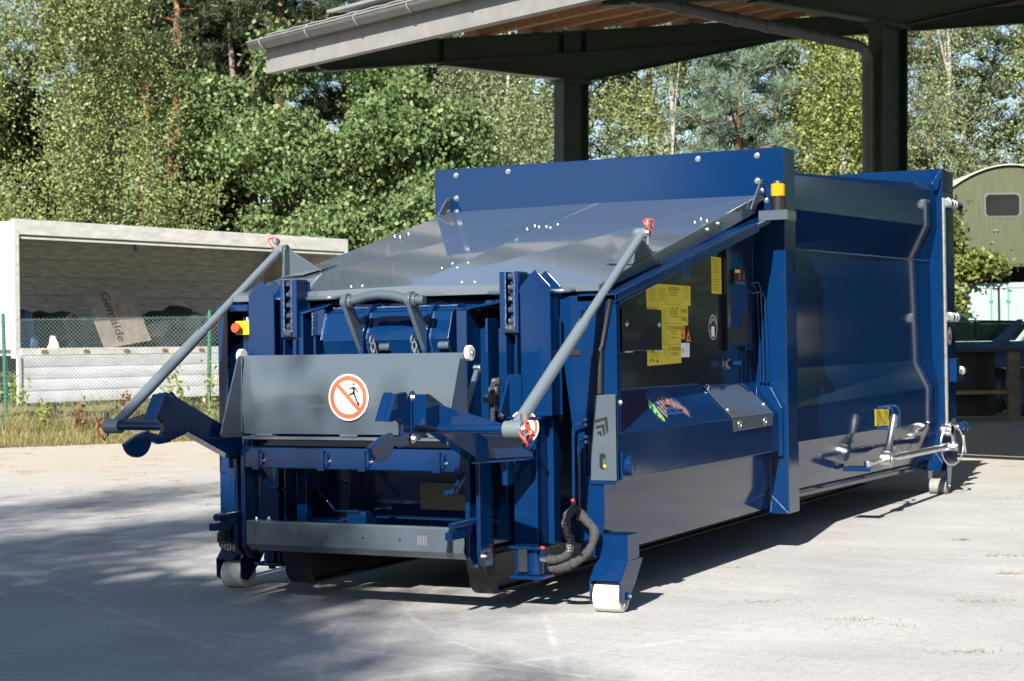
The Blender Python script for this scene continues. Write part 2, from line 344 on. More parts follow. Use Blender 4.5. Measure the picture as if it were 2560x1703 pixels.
for s in (0.0, 5.15, 10.3, 15.45):
    mb = M()
    tt = [-4.3, -2.2, 0, 4.0, 9.0, T1]
    ibeam(mb, [(t, zb(t)) for t in tt], [(t, zb(t) + 0.31) for t in tt], s)
    ibeam(mb, [(-2.2, zb(-2.2) - 0.022), (-0.22, 4.86), (0.22, 4.86), (4.0, zb(4) - 0.022)], [(-2.2, zb(-2.2) - 0.004), (-0.22, zb(-0.22) - 0.004), (0.22, zb(0.22) - 0.004), (4.0, zb(4) - 0.004)], s, w=0.165)
    for t in (-0.2, 0.2, -2.2):
        for q in (-1, 1): 
            mb.slab([cp(s + q * 0.01, t, zb(t) + 0.02), cp(s + q * 0.08, t, zb(t) + 0.02), cp(s + q * 0.08, t, zb(t) + 0.29), cp(s + q * 0.01, t, zb(t) + 0.29)], A2.x * YR * 0.012 + A2.y * YF * 0.012)
    build("rafter", mb, GREEN, carport, 0)
    for tp, ht in ((0.0, 4.82), (12.0, zb(12.0) - 0.04)):
        mb = M()
        def bx(a, b, t0, t1, zz0, zz1): mb.add([cp(a, t0, zz0), cp(b, t0, zz0), cp(b, t1, zz0), cp(a, t1, zz0), cp(a, t0, zz1), cp(b, t0, zz1), cp(b, t1, zz1), cp(a, t1, zz1)], [(0, 3, 2, 1), (4, 5, 6, 7), (0, 1, 5, 4), (1, 2, 6, 5), (2, 3, 7, 6), (3, 0, 4, 7)])
        for t0, t1, w in ((-0.225, -0.205, 0.19), (0.205, 0.225, 0.19), (-0.205, 0.205, 0.014)): bx(s - w / 2, s + w / 2, tp + t0, tp + t1, -0.1, ht)
        for zz_, hh in ((ht, 0.036), (-0.1, 0.13)): bx(s - 0.12, s + 0.12, tp - 0.26, tp + 0.26, zz_, zz_ + hh)
        for q in (-1, 1):
            for tb in (-0.24, 0.24): bx(s + q * .075 - .014, s + q * .075 + .014, tp + tb - .014, tp + tb + .014, ht + .0365, ht + .07)
        build("post", mb, GREEN, carport, 0)
    if s == 0.0:
        mb = M(); mb.slab([cp(s - 0.08, -2.2, zb(-2.2) - 0.028), cp(s + 0.08, -2.2, zb(-2.2) - 0.028), cp(s + 0.08, -0.22, 4.853), cp(s - 0.08, -0.22, 4.853)], (0, 0, -0.004))
        build("haunch_flange", mb, LIGHTP, carport, 0)
SA, SB = -0.45, 16.2
for t in (-4.2, -3.3, -2.4, -1.5, -0.6, 0.3, 1.3, 2.3, 3.3, 4.3, 5.3, 6.3, 7.3, 8.3, 9.3, 10.3, 11.3, 12.3, 13.3):
    mb = M(); z0 = zb(t) + 0.314
    mb.add([cp(SA + 0.1, t - 0.05, z0), cp(SB, t - 0.05, z0), cp(SB, t + 0.05, z0), cp(SA + 0.1, t + 0.05, z0), cp(SA + 0.1, t - 0.05, z0 + 0.2), cp(SB, t - 0.05, z0 + 0.2), cp(SB, t + 0.05, z0 + 0.2), cp(SA + 0.1, t + 0.05, z0 + 0.2)],
           [(0, 3, 2, 1), (4, 5, 6, 7), (0, 1, 5, 4), (1, 2, 6, 5), (2, 3, 7, 6), (3, 0, 4, 7)])
    build("purlin", mb, TIMBER, carport, 0)
mb = M(); nn = 172
for k in range(nn + 1):   # trapezoid roof sheet
    s = SA + (SB - SA) * k / nn; up = 0.006 if (k // 2) % 2 else 0.0
    for t in (-4.47, T1 + 0.3): mb.v.append(tuple(cp(s, t, zb(t) + 0.518 + up)))
for k in range(nn): mb.f.append((2 * k, 2 * k + 2, 2 * k + 3, 2 * k + 1)); mb.m.append(0)
o = build("roof_sheeting", mb, DECK, carport, 0, recalc=False); sm = o.modifiers.new("thick", 'SOLIDIFY'); sm.thickness = 0.012
mb = M(); mb.slab([cp(SA, -4.42, zb(-4.42) + 0.06), cp(SB, -4.42, zb(-4.42) + 0.06), cp(SB, -4.42, zb(-4.42) + 0.40), cp(SA, -4.42, zb(-4.42) + 0.40)], YR * -0.02 + YF * -0.015)
mb.slab([cp(SA, -4.42, zb(-4.42) + 0.06), cp(SB, -4.42, zb(-4.42) + 0.06), cp(SB, -4.34, zb(-4.42) + 0.06), cp(SA, -4.34, zb(-4.42) + 0.06)], (0, 0, 0.01))
build("eave_fascia", mb, TINGREY, carport, 0)
mb = M(); gz = zb(-4.55) + 0.44; k = 10
for s in (SA - 0.12, SB):
    for i in range(k + 1):
        a = math.pi * i / k; mb.v.append(tuple(cp(s, -4.55 + 0.085 * math.cos(a), gz - 0.09 * math.sin(a))))
for i in range(k): mb.f.append((i, i + 1, k + 1 + i + 1, k + 1 + i)); mb.m.append(0)
mb.add([cp(SA - 0.12, -4.55 + 0.085 * math.cos(math.pi * i / k), gz - 0.09 * math.sin(math.pi * i / k)) for i in range(k + 1)], [tuple(range(k + 1))])
mb.tube([cp(SA - 0.12, -4.64, gz), cp(SB, -4.64, gz)], 0.012, 6)
o = build("gutter", mb, TINGREY, carport, 0, recalc=False); sm = o.modifiers.new("thick", 'SOLIDIFY'); sm.thickness = 0.004
for i in range(17):
    s = SA + 0.15 + i * 0.95
    mb = M(); mb.tube([cp(s, -4.55 + 0.094 * math.cos(a), gz - 0.099 * math.sin(a)) for a in [math.pi * j / 8 for j in range(9)]] + [cp(s, -4.60, gz + 0.03)], 0.011, 6)
    build("gutter_bracket", mb, TINGREY, carport, 0)
# solar panels on rails that poke past the gable
for t in (-3.4, -1.5):
    mb = M(); z0 = zb(t) + 0.61
    mb.slab([cp(SA - 0.75, t - 0.03, z0), cp(SB - 1, t - 0.03, z0), cp(SB - 1, t + 0.03, z0), cp(SA - 0.75, t + 0.03, z0)], (0, 0, 0.06)); build("mounting_rail", mb, TINGREY, carport, 0)
for i in range(13):
    s0 = SA + 0.45 + i * 1.05; mb = M()
    q = [cp(s0, -3.9, zb(-3.9) + 0.69), cp(s0 + 1.0, -3.9, zb(-3.9) + 0.69), cp(s0 + 1.0, -2.2, zb(-2.2) + 0.69), cp(s0, -2.2, zb(-2.2) + 0.69)]
    mb.slab(q, (0, 0, 0.035)).use(1); c = sum(q, Vector()) / 4
    mb.slab([c + (p - c) * 0.96 + Vector((0, 0, 0.036)) for p in q], (0, 0, 0.002)); build("solar_panel", mb, [TINGREY, PVC], carport, 0)
# downpipe from gutter to the near post
mb = M(); s = 5.15 - 0.02
pp = [cp(s, -4.55, gz - 0.08), cp(s, -4.4, gz - 0.25), cp(s, -0.50, 4.58), cp(s, -0.38, 4.54), cp(s, -0.335, 4.46), cp(s, -0.33, 4.35), cp(s, -0.33, 0.0)]
mb.tube(pp, 0.06, 14)
for f in (0.3, 0.5, 0.62, 0.85):
    p0, p1 = pp[1], pp[2]; c = p0.lerp(p1, f); d = (p1 - p0).normalized() * 0.05; mb.cyl(c - d, c + d, 0.068, n=14)
for z in (4.2, 2.6): mb.cyl(cp(s, -0.33, z), cp(s, -0.33, z + 0.08), 0.068, n=14)
build("downpipe", mb, PIPEG, carport, 0)

# ================================================================== the press container
PC = thing("press_container", "dark blue steel waste press container with grey sloped lid, standing on small white rollers", "waste compactor")
def P(name, mb, mt, bevel=0.003, label=None, parent=PC, **k): return build(name, mb, mt, parent, bevel, label=label, **k)
def both(name, fn, mt, bevel=0.003, parent=PC):
    P(name, fn(), mt, bevel, parent=parent); P(name, fn().mirx(), mt, bevel, parent=parent)
def bolt_at(p, d, r=0.013, h=0.012, parent=PC, mt=ZINC):
    p, d = Vector(p), Vector(d).normalized(); mb = M(); mb.cyl(p - d * 0.001, p + d * 0.003, r * 1.35, n=14); mb.cyl(p + d * 0.003, p + d * (0.003 + h), r, r * 0.75, n=8)
    return P("bolt", mb, mt, 0.001, parent=parent)
def weld(mb, a, b, r=0.006):
    a, b = Vector(a), Vector(b); n = max(3, int((b - a).length / 0.014))
    rng = random.Random(int(abs(a.x * 997 + a.z * 313) * 10)); u, w = mb.frame(b - a)
    mb.tube([a.lerp(b, i / n) + u * rng.uniform(-.0012, .0012) for i in range(n + 1)], [r * rng.uniform(0.75, 1.2) for _ in range(n + 1)], 6); return mb

# --- main portal frame
mb = M()
mb.box(-1.25, 1.25, 2.646, 2.87, 2.14, 2.535)
mb.box(-1.25, -0.985, 2.646, 2.87, 0.236, 2.1395); mb.box(0.985, 1.25, 2.646, 2.87, 0.236, 2.1395)
mb.box(-0.9845, 0.9845, 2.65, 2.866, 0.24, 0.45)
pf = P("portal_frame", mb, BLUE, 0.008)
for x, z in ((-1.08, 2.49), (-0.68, 2.493), (0.68, 2.493), (1.075, 2.49), (1.075, 2.33), (-1.08, 2.333), (-1.08, 2.24), (1.128, 2.204)):
    bolt_at((x, 2.646, z), (0, -1, 0), 0.014, 0.008, pf)
mb = M(); weld(mb, (1.03, 2.644, 0.455), (1.244, 2.644, 0.242)); weld(mb, (1.032, 2.644, 1.05), (1.032, 2.644, 2.0), 0.005); weld(mb, (1.132, 2.644, 0.245), (1.132, 2.644, 0.62), 0.005)
P("weld_seam", mb, WELD, 0, parent=pf)

# --- hopper body
mb = M(); mb.prism('x', [(0.52, 0.262), (2.646, 0.262), (2.646, 2.07), (0.52, 1.58)], -0.985, 0.985); mb.prism('x', [(0.16, 0.262), (0.5195, 0.262), (0.5195, 1.575), (0.16, 1.50)], -0.60, 0.45)
P("hopper_body", mb, BLUE, 0.004)
for s in (1, -1):
    mb = M(); mb.prism('y', [(1.132, 0.66), (1.132, 0.425), (1.095, 0.262), (1.0, 0.262), (1.0, 0.66)], 0.03, 2.646)
    if s < 0: mb.mirx()
    P("lower_side_wall", mb, BLUE, 0.004)
    mb = M(); mb.prism('x', [(0.10, 0.66), (2.646, 0.66), (2.646, 2.075), (0.10, 1.525)], 0.986, 1.035)
    if s < 0: mb.mirx()
    sp = P("side_panel", mb, SHADEP if s > 0 else BLUE, 0.003)  # right panel is blue too, its shade painted in with the darker copy
    if s > 0: side_panel = sp
    mb = M(); mb.prism('x', [(0.05, 1.556), (2.645, 2.118), (2.645, 2.075), (0.05, 1.52)], 0.99, 1.2)
    mb.prism('x', [(0.05, 1.519), (2.3, 2.006), (2.3, 1.985), (0.05, 1.497)], 1.185, 1.2)
    if s < 0: mb.mirx()
    sb = P("sloped_beam", mb, BLUE, 0.004)
    if s > 0:
        mb = M(); mb.ring((1.201, 1.03, 1.70), (1, 0, 0), 0.05, 0.04, 0.004); mb.cyl((1.2, 1.03, 1.70), (1.203, 1.03, 1.70), 0.038, n=20); P("round_cover", mb, BLUE, 0.001, parent=sb)
        mb = M(); mb.cbox((1.197, 2.33, 2.03), (0.02, 0.16, 0.03), Matrix.Rotation(0.21, 3, 'X')); P("cable_gland_block", mb, BLUE, 0.003, parent=sb)
    mb = M(); mb.prism('y', [(1.036, 1.072), (1.2, 0.868), (1.2, 0.632), (1.133, 0.632), (1.133, 0.86), (1.036, 0.98)], 0.055, 2.61)
    if s < 0: mb.mirx()
    tr = P("side_tray", mb, BLUE, 0.005)
    if s > 0: tray = tr
mb = M(); weld(mb, (1.037, 0.07, 1.075), (1.037, 1.62, 1.075), 0.006); P("weld_seam", mb, WELD, 0, parent=tray)
# end gusset of the tray against the portal
mb = M(); mb.prism('y', [(1.04, 1.05), (1.15, 1.03), (1.222, 0.90), (1.222, 0.60), (1.15, 0.60), (1.04, 0.9)], 2.612, 2.644); P("tray_gusset", mb, BLUE, 0.004, parent=tray)
mb = M(); weld(mb, (1.15, 2.609, 1.03), (1.222, 2.609, 0.90), 0.005); P("weld_seam", mb, WELD, 0, parent=tray)
nx_ = Vector((0.202, 0, 0.165)).normalized(); dx_ = Vector((0.165, 0, -0.202)).normalized()
def on_tray(u, y, h=0.0):  # u metres down the slope from the weld
    return Vector((1.036, y, 1.072)) + dx_ * u + nx_ * h
mb = M(); mb.slab([on_tray(0.012, 1.67, .0022), on_tray(0.262, 1.74, .0022), on_tray(0.262, 2.49, .0022), on_tray(0.16, 2.46, .0022), on_tray(0.012, 2.36, .0022)], nx_ * 0.004)
mb.slab([(1.2025, 1.742, 0.868), (1.2025, 2.49, 0.868), (1.2025, 2.47, 0.80), (1.2025, 1.76, 0.795)], (0.004, 0, 0))
cover = P("cover_plate", mb, GREY, 0.002)
bolt_at(on_tray(0.20, 1.76, .006), nx_, 0.012, 0.006, cover); bolt_at(on_tray(0.19, 2.44, .006), nx_, 0.012, 0.006, cover)
for y in (1.86, 2.33):
    mb = M(); mb.ring((1.2066, y, 0.832), (1, 0, 0), 0.028, 0.021, 0.003, 20); P("slot_rim", mb, ZINC, 0, parent=cover)
# tray front boss
mb = M(); mb.box(1.2005, 1.212, 0.075, 0.185, 0.637, 0.775); mb.box(1.185, 1.2, 0.052, 0.062, 0.637, 0.775)
mb.cyl((1.212, 0.14, 0.706), (1.245, 0.14, 0.706), 0.052, n=24); mb.ring((1.245, 0.14, 0.706), (1, 0, 0), 0.045, 0.022, 0.004)
P("pivot_boss", mb, BLUE, 0.003)
bolt_at((1.2, 0.085, 1.02), (1, 0, 0), 0.012, 0.008)
mb = M(); mb.box(1.185, 1.2, 0.06, 0.10, 0.87, 1.519); mb.box(1.036, 1.185, 0.08, 0.10, 1.08, 1.519); P("side_post", mb, BLUE, 0.003)

# --- BERGMANN decal on the tray
mb = M()
q = [(0.06, 0.70), (0.03, 0.80), (0.005, 0.90), (0.02, 1.04), (0.10, 1.13), (0.19, 1.19), (0.19, 0.69)]
mb.slab([on_tray(u, y, .0007) for u, y in q], nx_ * 0.0008); mb.use(1)
cA = (0.315, 0.955); word = "BERGMANN"
for i, ch in enumerate(word):
    a = rad(-46 + 96 * i / 7); ra = 0.215
    y = cA[1] + math.sin(a) * ra * 1.0; u = cA[0] - math.cos(a) * ra * 0.98 
    yd_, ud_ = math.cos(a), math.sin(a)
    b_ = a * .45; tang = (Vector((0, 1, 0)) * math.cos(b_) + dx_ * math.sin(b_)); up = (-dx_ * math.cos(b_) + Vector((0, 1, 0)) * math.sin(b_))
    mb.text(ch, on_tray(u, y, .0022), tang, up, 0.10, sx=0.62, bold=0.0035)
mb.use(2)
def chev(c, sz, w):
    cy, cu = c
    a = [(cy, cu), (cy + sz, cu - sz * 0.55), (cy + sz * 1.05, cu + sz * 1.3), (cy + sz * 1.05 - w, cu + sz * 1.25), (cy + sz - w, cu - sz * 0.55 + w * 1.5), (cy + w * 0.2, cu + w * 1.3)]
    mb.slab([on_tray(u, y, .0018) for y, u in a], nx_ * 0.0008)
chev((0.675, 0.115), 0.075, 0.018); chev((0.685, 0.155), 0.055, 0.016); chev((0.70, 0.185), 0.03, 0.014)
mb.use(3)
for y0_, y1_, u_ in ((.89, .97, .13), (.86, .90, .165), (.915, .985, .165), (1.0, 1.01, .168), (1.025, 1.10, .165)): mb.slab([on_tray(u_ - .009, y0_, .0018), on_tray(u_ - .009, y1_, .0018), on_tray(u_ + .009, y1_, .0018), on_tray(u_ + .009, y0_, .0018)], nx_ * .0006)
P("maker_decal", mb, [DECBL, DECO, DECG, DECB], 0, parent=tray)

# --- stickers and fittings on the side panel (x = 1.035)
XP = 1.035
def side_poly(mb, pts, h=0.0012, x=XP): mb.slab([(x + 0.0004, y, z) for y, z in pts], (h, 0, 0))
def rect(y0, y1, z0, z1): return [(y0, z0), (y1, z0), (y1, z1), (y0, z1)]
mb = M(); side_poly(mb, [(.855, 1.19), (1.365, 1.20), (1.365, 1.412), (1.48, 1.412), (1.48, 1.524), (1.525, 1.524), (1.525, 1.637), (.90, 1.637), (.855, 1.62)])
xi = XP + 0.0022
mb.use(1)
for z, t in ((1.612, "ATTENTIE"), (1.502, "LET OP"), (1.395, "ATTENTION"), (1.278, "ATTENTION")): mb.text(t, (xi, 1.265, z), (0, 1, 0), (0, 0, 1), 0.03, sx=1.15)
mb.text("MAX", (xi, 1.42, 1.492), (0, 1, 0), (0, 0, 1), 0.038, sx=1.05); mb.text("600 kg", (xi, 1.42, 1.448), (0, 1, 0), (0, 0, 1), 0.034, sx=1.0)
mb.use(2); rr = random.Random(5)
def lines(y0, y1, z0, z1, step, th=0.0022, ragged=0.3, x=xi):
    z = z1
    while z > z0:
        e = y1 - (y1 - y0) * rr.uniform(0, ragged); mb.add([(x, y0, z), (x, e, z), (x, e, z + th), (x, y0, z + th)], [(0, 1, 2, 3)]); z -= step * rr.uniform(0.85, 1.25)
lines(.885, 1.015, 1.535, 1.605, 0.008); lines(1.035, 1.16, 1.535, 1.61, 0.009); lines(1.085, 1.165, 1.29, 1.50, 0.010); lines(0.90, 1.02, 1.235, 1.262, 0.01); lines(1.09, 1.165, 1.235, 1.28, 0.009)
lines(1.41, 1.50, 1.565, 1.625, 0.012, ragged=0.2)
for z0, z1, st in ((1.560, 1.592, 0.016), (1.455, 1.484, 0.011), (1.340, 1.375, 0.016), (1.235, 1.255, 0.010)): lines(1.20, 1.33, z0, z1, st, 0.0042, 0.25)
for y in (1.025, 1.18, 1.36): mb.add([(xi, y, 1.21), (xi, y + .0015, 1.21), (xi, y + .0015, 1.63), (xi, y, 1.63)] if y != 1.36 else [(xi, y, 1.42), (xi, y + .0015, 1.42), (xi, y + .0015, 1.63), (xi, y, 1.63)], [(0, 1, 2, 3)])
for z in (1.527, 1.42, 1.304): mb.add([(xi, 1.09, z), (xi, 1.36, z), (xi, 1.36, z + .0016), (xi, 1.09, z + .0016)], [(0, 1, 2, 3)])
mb.use(1); mb.tube([(xi, 0.895 + 0.03 * i / 6 * 2, 1.212 + 0.012 * math.sin(math.pi * i / 6)) for i in range(7)], 0.003, 5); mb.cyl((xi, 1.0, 1.215), (xi + .0005, 1.0, 1.215), 0.01, n=12)
P("warning_stickers", mb, [YELL, INK, INKG], 0, parent=side_panel, recalc=False)
mb = M(); side_poly(mb, rect(1.882, 2.0 + 0.055, 1.604, 1.822)); mb.use(1); lines(1.90, 2.035, 1.72, 1.805, 0.0125, 0.004, 0.25); lines(1.90, 2.035, 1.615, 1.70, 0.0115, 0.004, 0.25)
mb.add([(xi, 1.885, 1.712), (xi, 2.05, 1.712), (xi, 2.05, 1.714), (xi, 1.885, 1.714)], [(0, 1, 2, 3)])
P("instruction_sticker", mb, [YELL, INKG], 0, parent=side_panel, recalc=False)
mb = M(); side_poly(mb, rect(1.366, 1.43, 1.335, 1.411)); mb.use(1)
for y, z in ((1.38, 1.395), (1.41, 1.395), (1.38, 1.358), (1.41, 1.358)): mb.add([(xi, y - .008, z - .01), (xi, y + .008, z - .01), (xi, y, z + .012)], [(0, 1, 2)])
P("hazard_sticker", mb, [ORAN, INK], 0, parent=side_panel, recalc=False)
mb = M().use(1); side_poly(mb, [(1.432, 1.315), (1.53, 1.315), (1.481, 1.405)]); mb.use(0); side_poly(mb, [(1.446, 1.322), (1.516, 1.322), (1.481, 1.388)], .0016); mb.use(1); mb.cyl((xi, 1.483, 1.341), (xi + .0006, 1.483, 1.341), 0.0125, n=12)
P("hazard_triangle", mb, [ORAN, INK], 0, parent=side_panel, recalc=False)
mb = M(); side_poly(mb, rect(1.366, 1.497, 1.232, 1.312)); mb.use(1); mb.cyl((xi, 1.395, 1.27), (xi + .0006, 1.395, 1.27), 0.017, n=16); mb.use(2); lines(1.43, 1.487, 1.24, 1.303, 0.012, .0016, .3)
P("inspection_sticker", mb, [SIGNWH, YELL, INK], 0, parent=side_panel, recalc=False)
mb = M(); cz = Vector((XP, 1.887, 1.404)); mb.cyl(cz, cz + Vector((.003, 0, 0)), 0.074, n=32); mb.use(1); mb.ring(cz + Vector((.003, 0, 0)), (1, 0, 0), 0.073, 0.069, 0.0008, 32)
for i, ch in enumerate("BERGMANN"):
    a = rad(-58 + 116 * i / 7); mb.text(ch, cz + Vector((.0045, math.sin(a) * 0.05, math.cos(a) * 0.048 - 0.002)), (0, math.cos(a), -math.sin(a)), (0, math.sin(a), math.cos(a)), 0.026, sx=.9)
mb.text("CE", cz + Vector((.0045, -0.046, -0.022)), (0, 1, 0), (0, 0, 1), 0.024); mb.slab([cz + Vector((.0031, y, z)) for y, z in ((-.026, -.055), (.024, -.055), (.024, .006), (-.026, .006))], (.0012, 0, 0))
P("type_plate", mb, [BLACK, SIGNWH], 0, parent=side_panel)
# grey hinged plate, its dark reflection put into the paint colour
mb = M(); mb.box(1.05, 1.056, 0.472, 1.025, 1.274, 1.494); fl = P("hinged_plate", mb, SHADEP, 0.002, parent=side_panel)
for y in (0.53, 0.985): bolt_at((1.056, y, 1.415), (1, 0, 0), 0.012, 0.006, side_panel)
mb = M(); mb.cyl((1.054, 0.50, 1.27), (1.054, 0.60, 1.27), 0.006); mb.cyl((1.054, 0.9, 1.272), (1.054, 1.01, 1.272), 0.007); mb.box(1.036, 1.05, 0.56, 0.60, 1.30, 1.46); mb.box(1.036, 1.05, 0.90, 0.94, 1.30, 1.46); P("hinge", mb, ZINC, 0.001, parent=side_panel)
# control box cover with notched foot
mb = M(); mb.prism('x', [(2.075, 1.262), (2.19, 1.262), (2.19, 1.292), (2.40, 1.292), (2.40, 1.262), (2.53, 1.262), (2.53, 2.045), (2.075, 1.945)], 1.036, 1.066)
cab = P("control_box", mb, SHADEP, 0.004)
mb = M(); mb.prism('x', [(2.10, 1.31), (2.485, 1.31), (2.485, 1.482), (2.32, 1.482), (2.32, 1.406), (2.10, 1.406)], 1.066, 1.0675); P("box_opening", mb, BLACK, 0, parent=cab)
mb = M(); mb.box(1.0665, 1.082, 2.16, 2.36, 1.664, 1.756); mb.use(1); mb.box(1.0825, 1.085, 2.165, 2.26, 1.735, 1.755); mb.use(2); mb.box(1.0825, 1.085, 2.17, 2.35, 1.666, 1.684); mb.use(3); mb.box(1.0825, 1.086, 2.24, 2.255, 1.695, 1.73); mb.box(1.0825, 1.086, 2.32, 2.335, 1.695, 1.73)
P("power_socket", mb, [BLACK, YELLP, GREY, REDP], 0.001, parent=cab)
mb = M(); 
for k in range(3):
    y, z, sz = 2.28 + k * 0.005, 1.868 - k * 0.018, 0.05 - 0.014 * k
    mb.slab([(1.0664, y - sz, z - .004), (1.0664, y + sz * .4, z + .01), (1.0664, y + sz * .5, z - sz * 1.1), (1.0664, y + sz * .5 - .012, z - sz * 1.1), (1.0664, y + sz * .4 - .012, z), (1.0664, y - sz, z - .014)], (.0008, 0, 0))
P("chevron_mark", mb, BLACK, 0, parent=cab)
mb = M(); mb.cyl((1.036, 2.13, 1.185), (1.05, 2.13, 1.185), 0.034, n=16); mb.use(1); mb.cyl((1.05, 2.13, 1.185), (1.13, 2.13, 1.185), 0.017, n=14)
P("cable_reel_stub", mb, [ZINC, BLUE], 0.002)
mb = M()
for dx, z in ((0.02, 1.66), (0.045, 1.68), (0.07, 1.62)):
    x = 1.05 + dx; mb.tube([(1.04, 2.56, z), (x - .012, 2.60, z + 0.01), (x, 2.615, z - 0.03), (x + .01, 2.622, 1.3), (x + .012, 2.622, 1.06)], 0.008, 8)
P("hydraulic_pipe", mb, BLUE, 0)

# --- lid
mb = M(); zl = lambda y: 1.605 + (y - 0.07) * 0.249
FL, FC, FR = (-1.1, .07, zl(.07)), (.02, .07, zl(.07) + .018), (1.1, .07, zl(.07)); RL, RC, RR = (-1.1, 2.6, zl(2.6)), (.0, 2.6, zl(2.6) + .018), (1.1, 2.6, zl(2.6))
FC = (.02, .07, zl(.07) + .026); RC = (.0, 2.6, zl(2.6) + .008)
for tri in ((FL, FC, RC), (FL, RC, RL), (FC, FR, RR), (FC, RR, RC)): mb.slab(tri, (0, 0, -.008))
mb.slab([FL, FC, FR, (1.1, .07, zl(.07) - .032), (-1.1, .07, zl(.07) - .032)], (0, -.006, 0))
lid = P("lid", mb, LIDG, 0.003)
for s in (1, -1):
    mb = M(); mb.prism('x', [(.064, zl(.064) - .001), (2.6, zl(2.6) - .001), (2.5, zl(2.5) - .095), (1.2, zl(1.2) - .085), (.064, zl(.064) - .033)], 1.1005, 1.106)
    if s < 0: mb.mirx()
    P("side_flange", mb, GREY, 0.002, parent=lid)
    # hinge bracket at the top
    mb = M(); mb.prism('x', [(2.37, 2.13), (2.44, 2.145), (2.635, 2.22), (2.635, 2.335), (2.60, 2.335), (2.56, 2.31)], 1.112, 1.124)
    if s < 0: mb.mirx()
    hb = P("hinge_bracket", mb, GREY, 0.003, parent=lid); bolt_at((s * 1.124, 2.585, 2.262), (s, 0, 0), 0.016, 0.01, lid)
    if s > 0:
        for k in range(9):
            a = 2 * math.pi * k / 9; bolt_at((1.124, 2.585 + .045 * math.cos(a), 2.262 + .045 * math.sin(a)), (1, 0, 0), 0.005, 0.002, lid, BLACK)
    # rod bracket near the front corner
    mb = M(); ap = [(0.583 + 0.028 * math.cos(a), 1.888 + 0.028 * math.sin(a)) for a in [math.pi * (1.05 - 1.05 * i / 6) for i in range(7)]]
    mb.prism('x', [(0.545, zl(.545) + .002)] + ap + [(0.82, zl(.82) + .002)], 1.082, 1.099)
    mb.add([(1.081, .60, 1.89), (1.081, .60, zl(.6) + .002), (0.90, .66, zl(.66) + .008), (1.081, .61, 1.89), (1.081, .61, zl(.61) + .002), (0.90, .67, zl(.67) + .008)], [(0, 1, 2), (3, 5, 4), (0, 2, 5, 3), (1, 4, 5, 2)])
    mb.slab([(1.099, .53, zl(.53) + .003), (1.099, .86, zl(.86) + .003), (.88, .80, zl(.80) + .012), (.94, .53, zl(.53) + .012)], (0, 0, .006))
    if s < 0: mb.mirx()
    P("rod_bracket", mb, GREY, 0.003, parent=lid)
for x, y in ((-.094, 1.723), (-.089, 1.825), (-.035, 1.77), (.017, 1.767), (.067, 1.718), (.066, 1.826), (-.043, .545), (-.046, .673), (.057, .538), (.054, .669), (.286, .158), (.361, .16), (.821, .163), (-.32, .16), (-.39, .16), (-.82, .16), (.994, 1.728), (.994, 1.834), (1.056, 1.765), (-.994, 1.728), (-.994, 1.834), (-1.056, 1.765)):
    bolt_at((x, y, zl(y) + .020 * (1 - abs(x) / 1.1) * (1 - .25 * y)), (0, -.24, .97), 0.008, 0.005, lid)
for y in (1.63, 1.81): bolt_at((1.1065, y, zl(y) - .03), (1, 0, 0), 0.014, 0.008, lid)
for x0, x1 in ((.5, .97), (-.60, -.40), (-.95, -.70)):
    z = zl(.07) - .022; mb = M(); mb.tube([(x0, .062, z), (x0 + .012, .03, z - .004), (x0 + .05, .012, z - .006), (x1 - .05, .012, z - .006), (x1 - .012, .03, z - .004), (x1, .062, z)], 0.011, 8); P("lid_handle", mb, GREY, 0, parent=lid)

# --- prop rods with red pin cords
for s in (1, -1):
    a, b = Vector((s * 1.132, .575, 1.885)), Vector((s * 1.12, -.93, .935)); d = (a - b); mid = b + d * 0.5
    mb = M(); mb.tube([b, mid, mid + d * .004, a], [.029, .029, .0225, .0225], 14); mb.cyl((s * 1.0995, .575, 1.885), (s * 1.16, .575, 1.885), 0.028); mb.cyl(b - Vector((.045, 0, 0)), b + Vector((.045, 0, 0)), 0.038)
    rod = P("prop_rod", mb, RODG, 0.002)
    mb = M(); mb.cyl(mid + Vector((0, -.03, .0)), mid + Vector((0, -.045, .02)), 0.008, n=8); P("locking_screw", mb, ZINC, 0, parent=rod)
    for e, rot in ((a + Vector((s * .03, 0, 0)), 1), (b + Vector((s * .05, 0, 0)), -1)):
        mb = M(); c = e + Vector((s * .01, 0, .035 * rot)); mb.tube([c + Vector((.018 * math.sin(t * 2), .04 * math.cos(t), .037 * math.sin(t))) for t in [2 * math.pi * i / 18 for i in range(18)]], 0.005, 6, True)
        if rot < 0: mb.tube([e + Vector((0, 0, .05)), e + Vector((s * .02, -.03, .03)), e + Vector((s * .03, -.02, 0)), e + Vector((s * .01, .03, .02))], 0.005, 6)
        P("pin_cord", mb, CORD, 0, parent=rod)
        mb = M(); mb.cyl(e + Vector((0, 0, .045)), e - Vector((0, 0, .06)), 0.008); mb.cyl(e + Vector((0, 0, .042)), e + Vector((0, 0, .07)), 0.017, n=10); mb.cyl(e - Vector((s * .02, 0, 0)), e + Vector((s * .012, 0, 0)), 0.026, .02); P("safety_pin", mb, ZINC, 0, parent=rod)

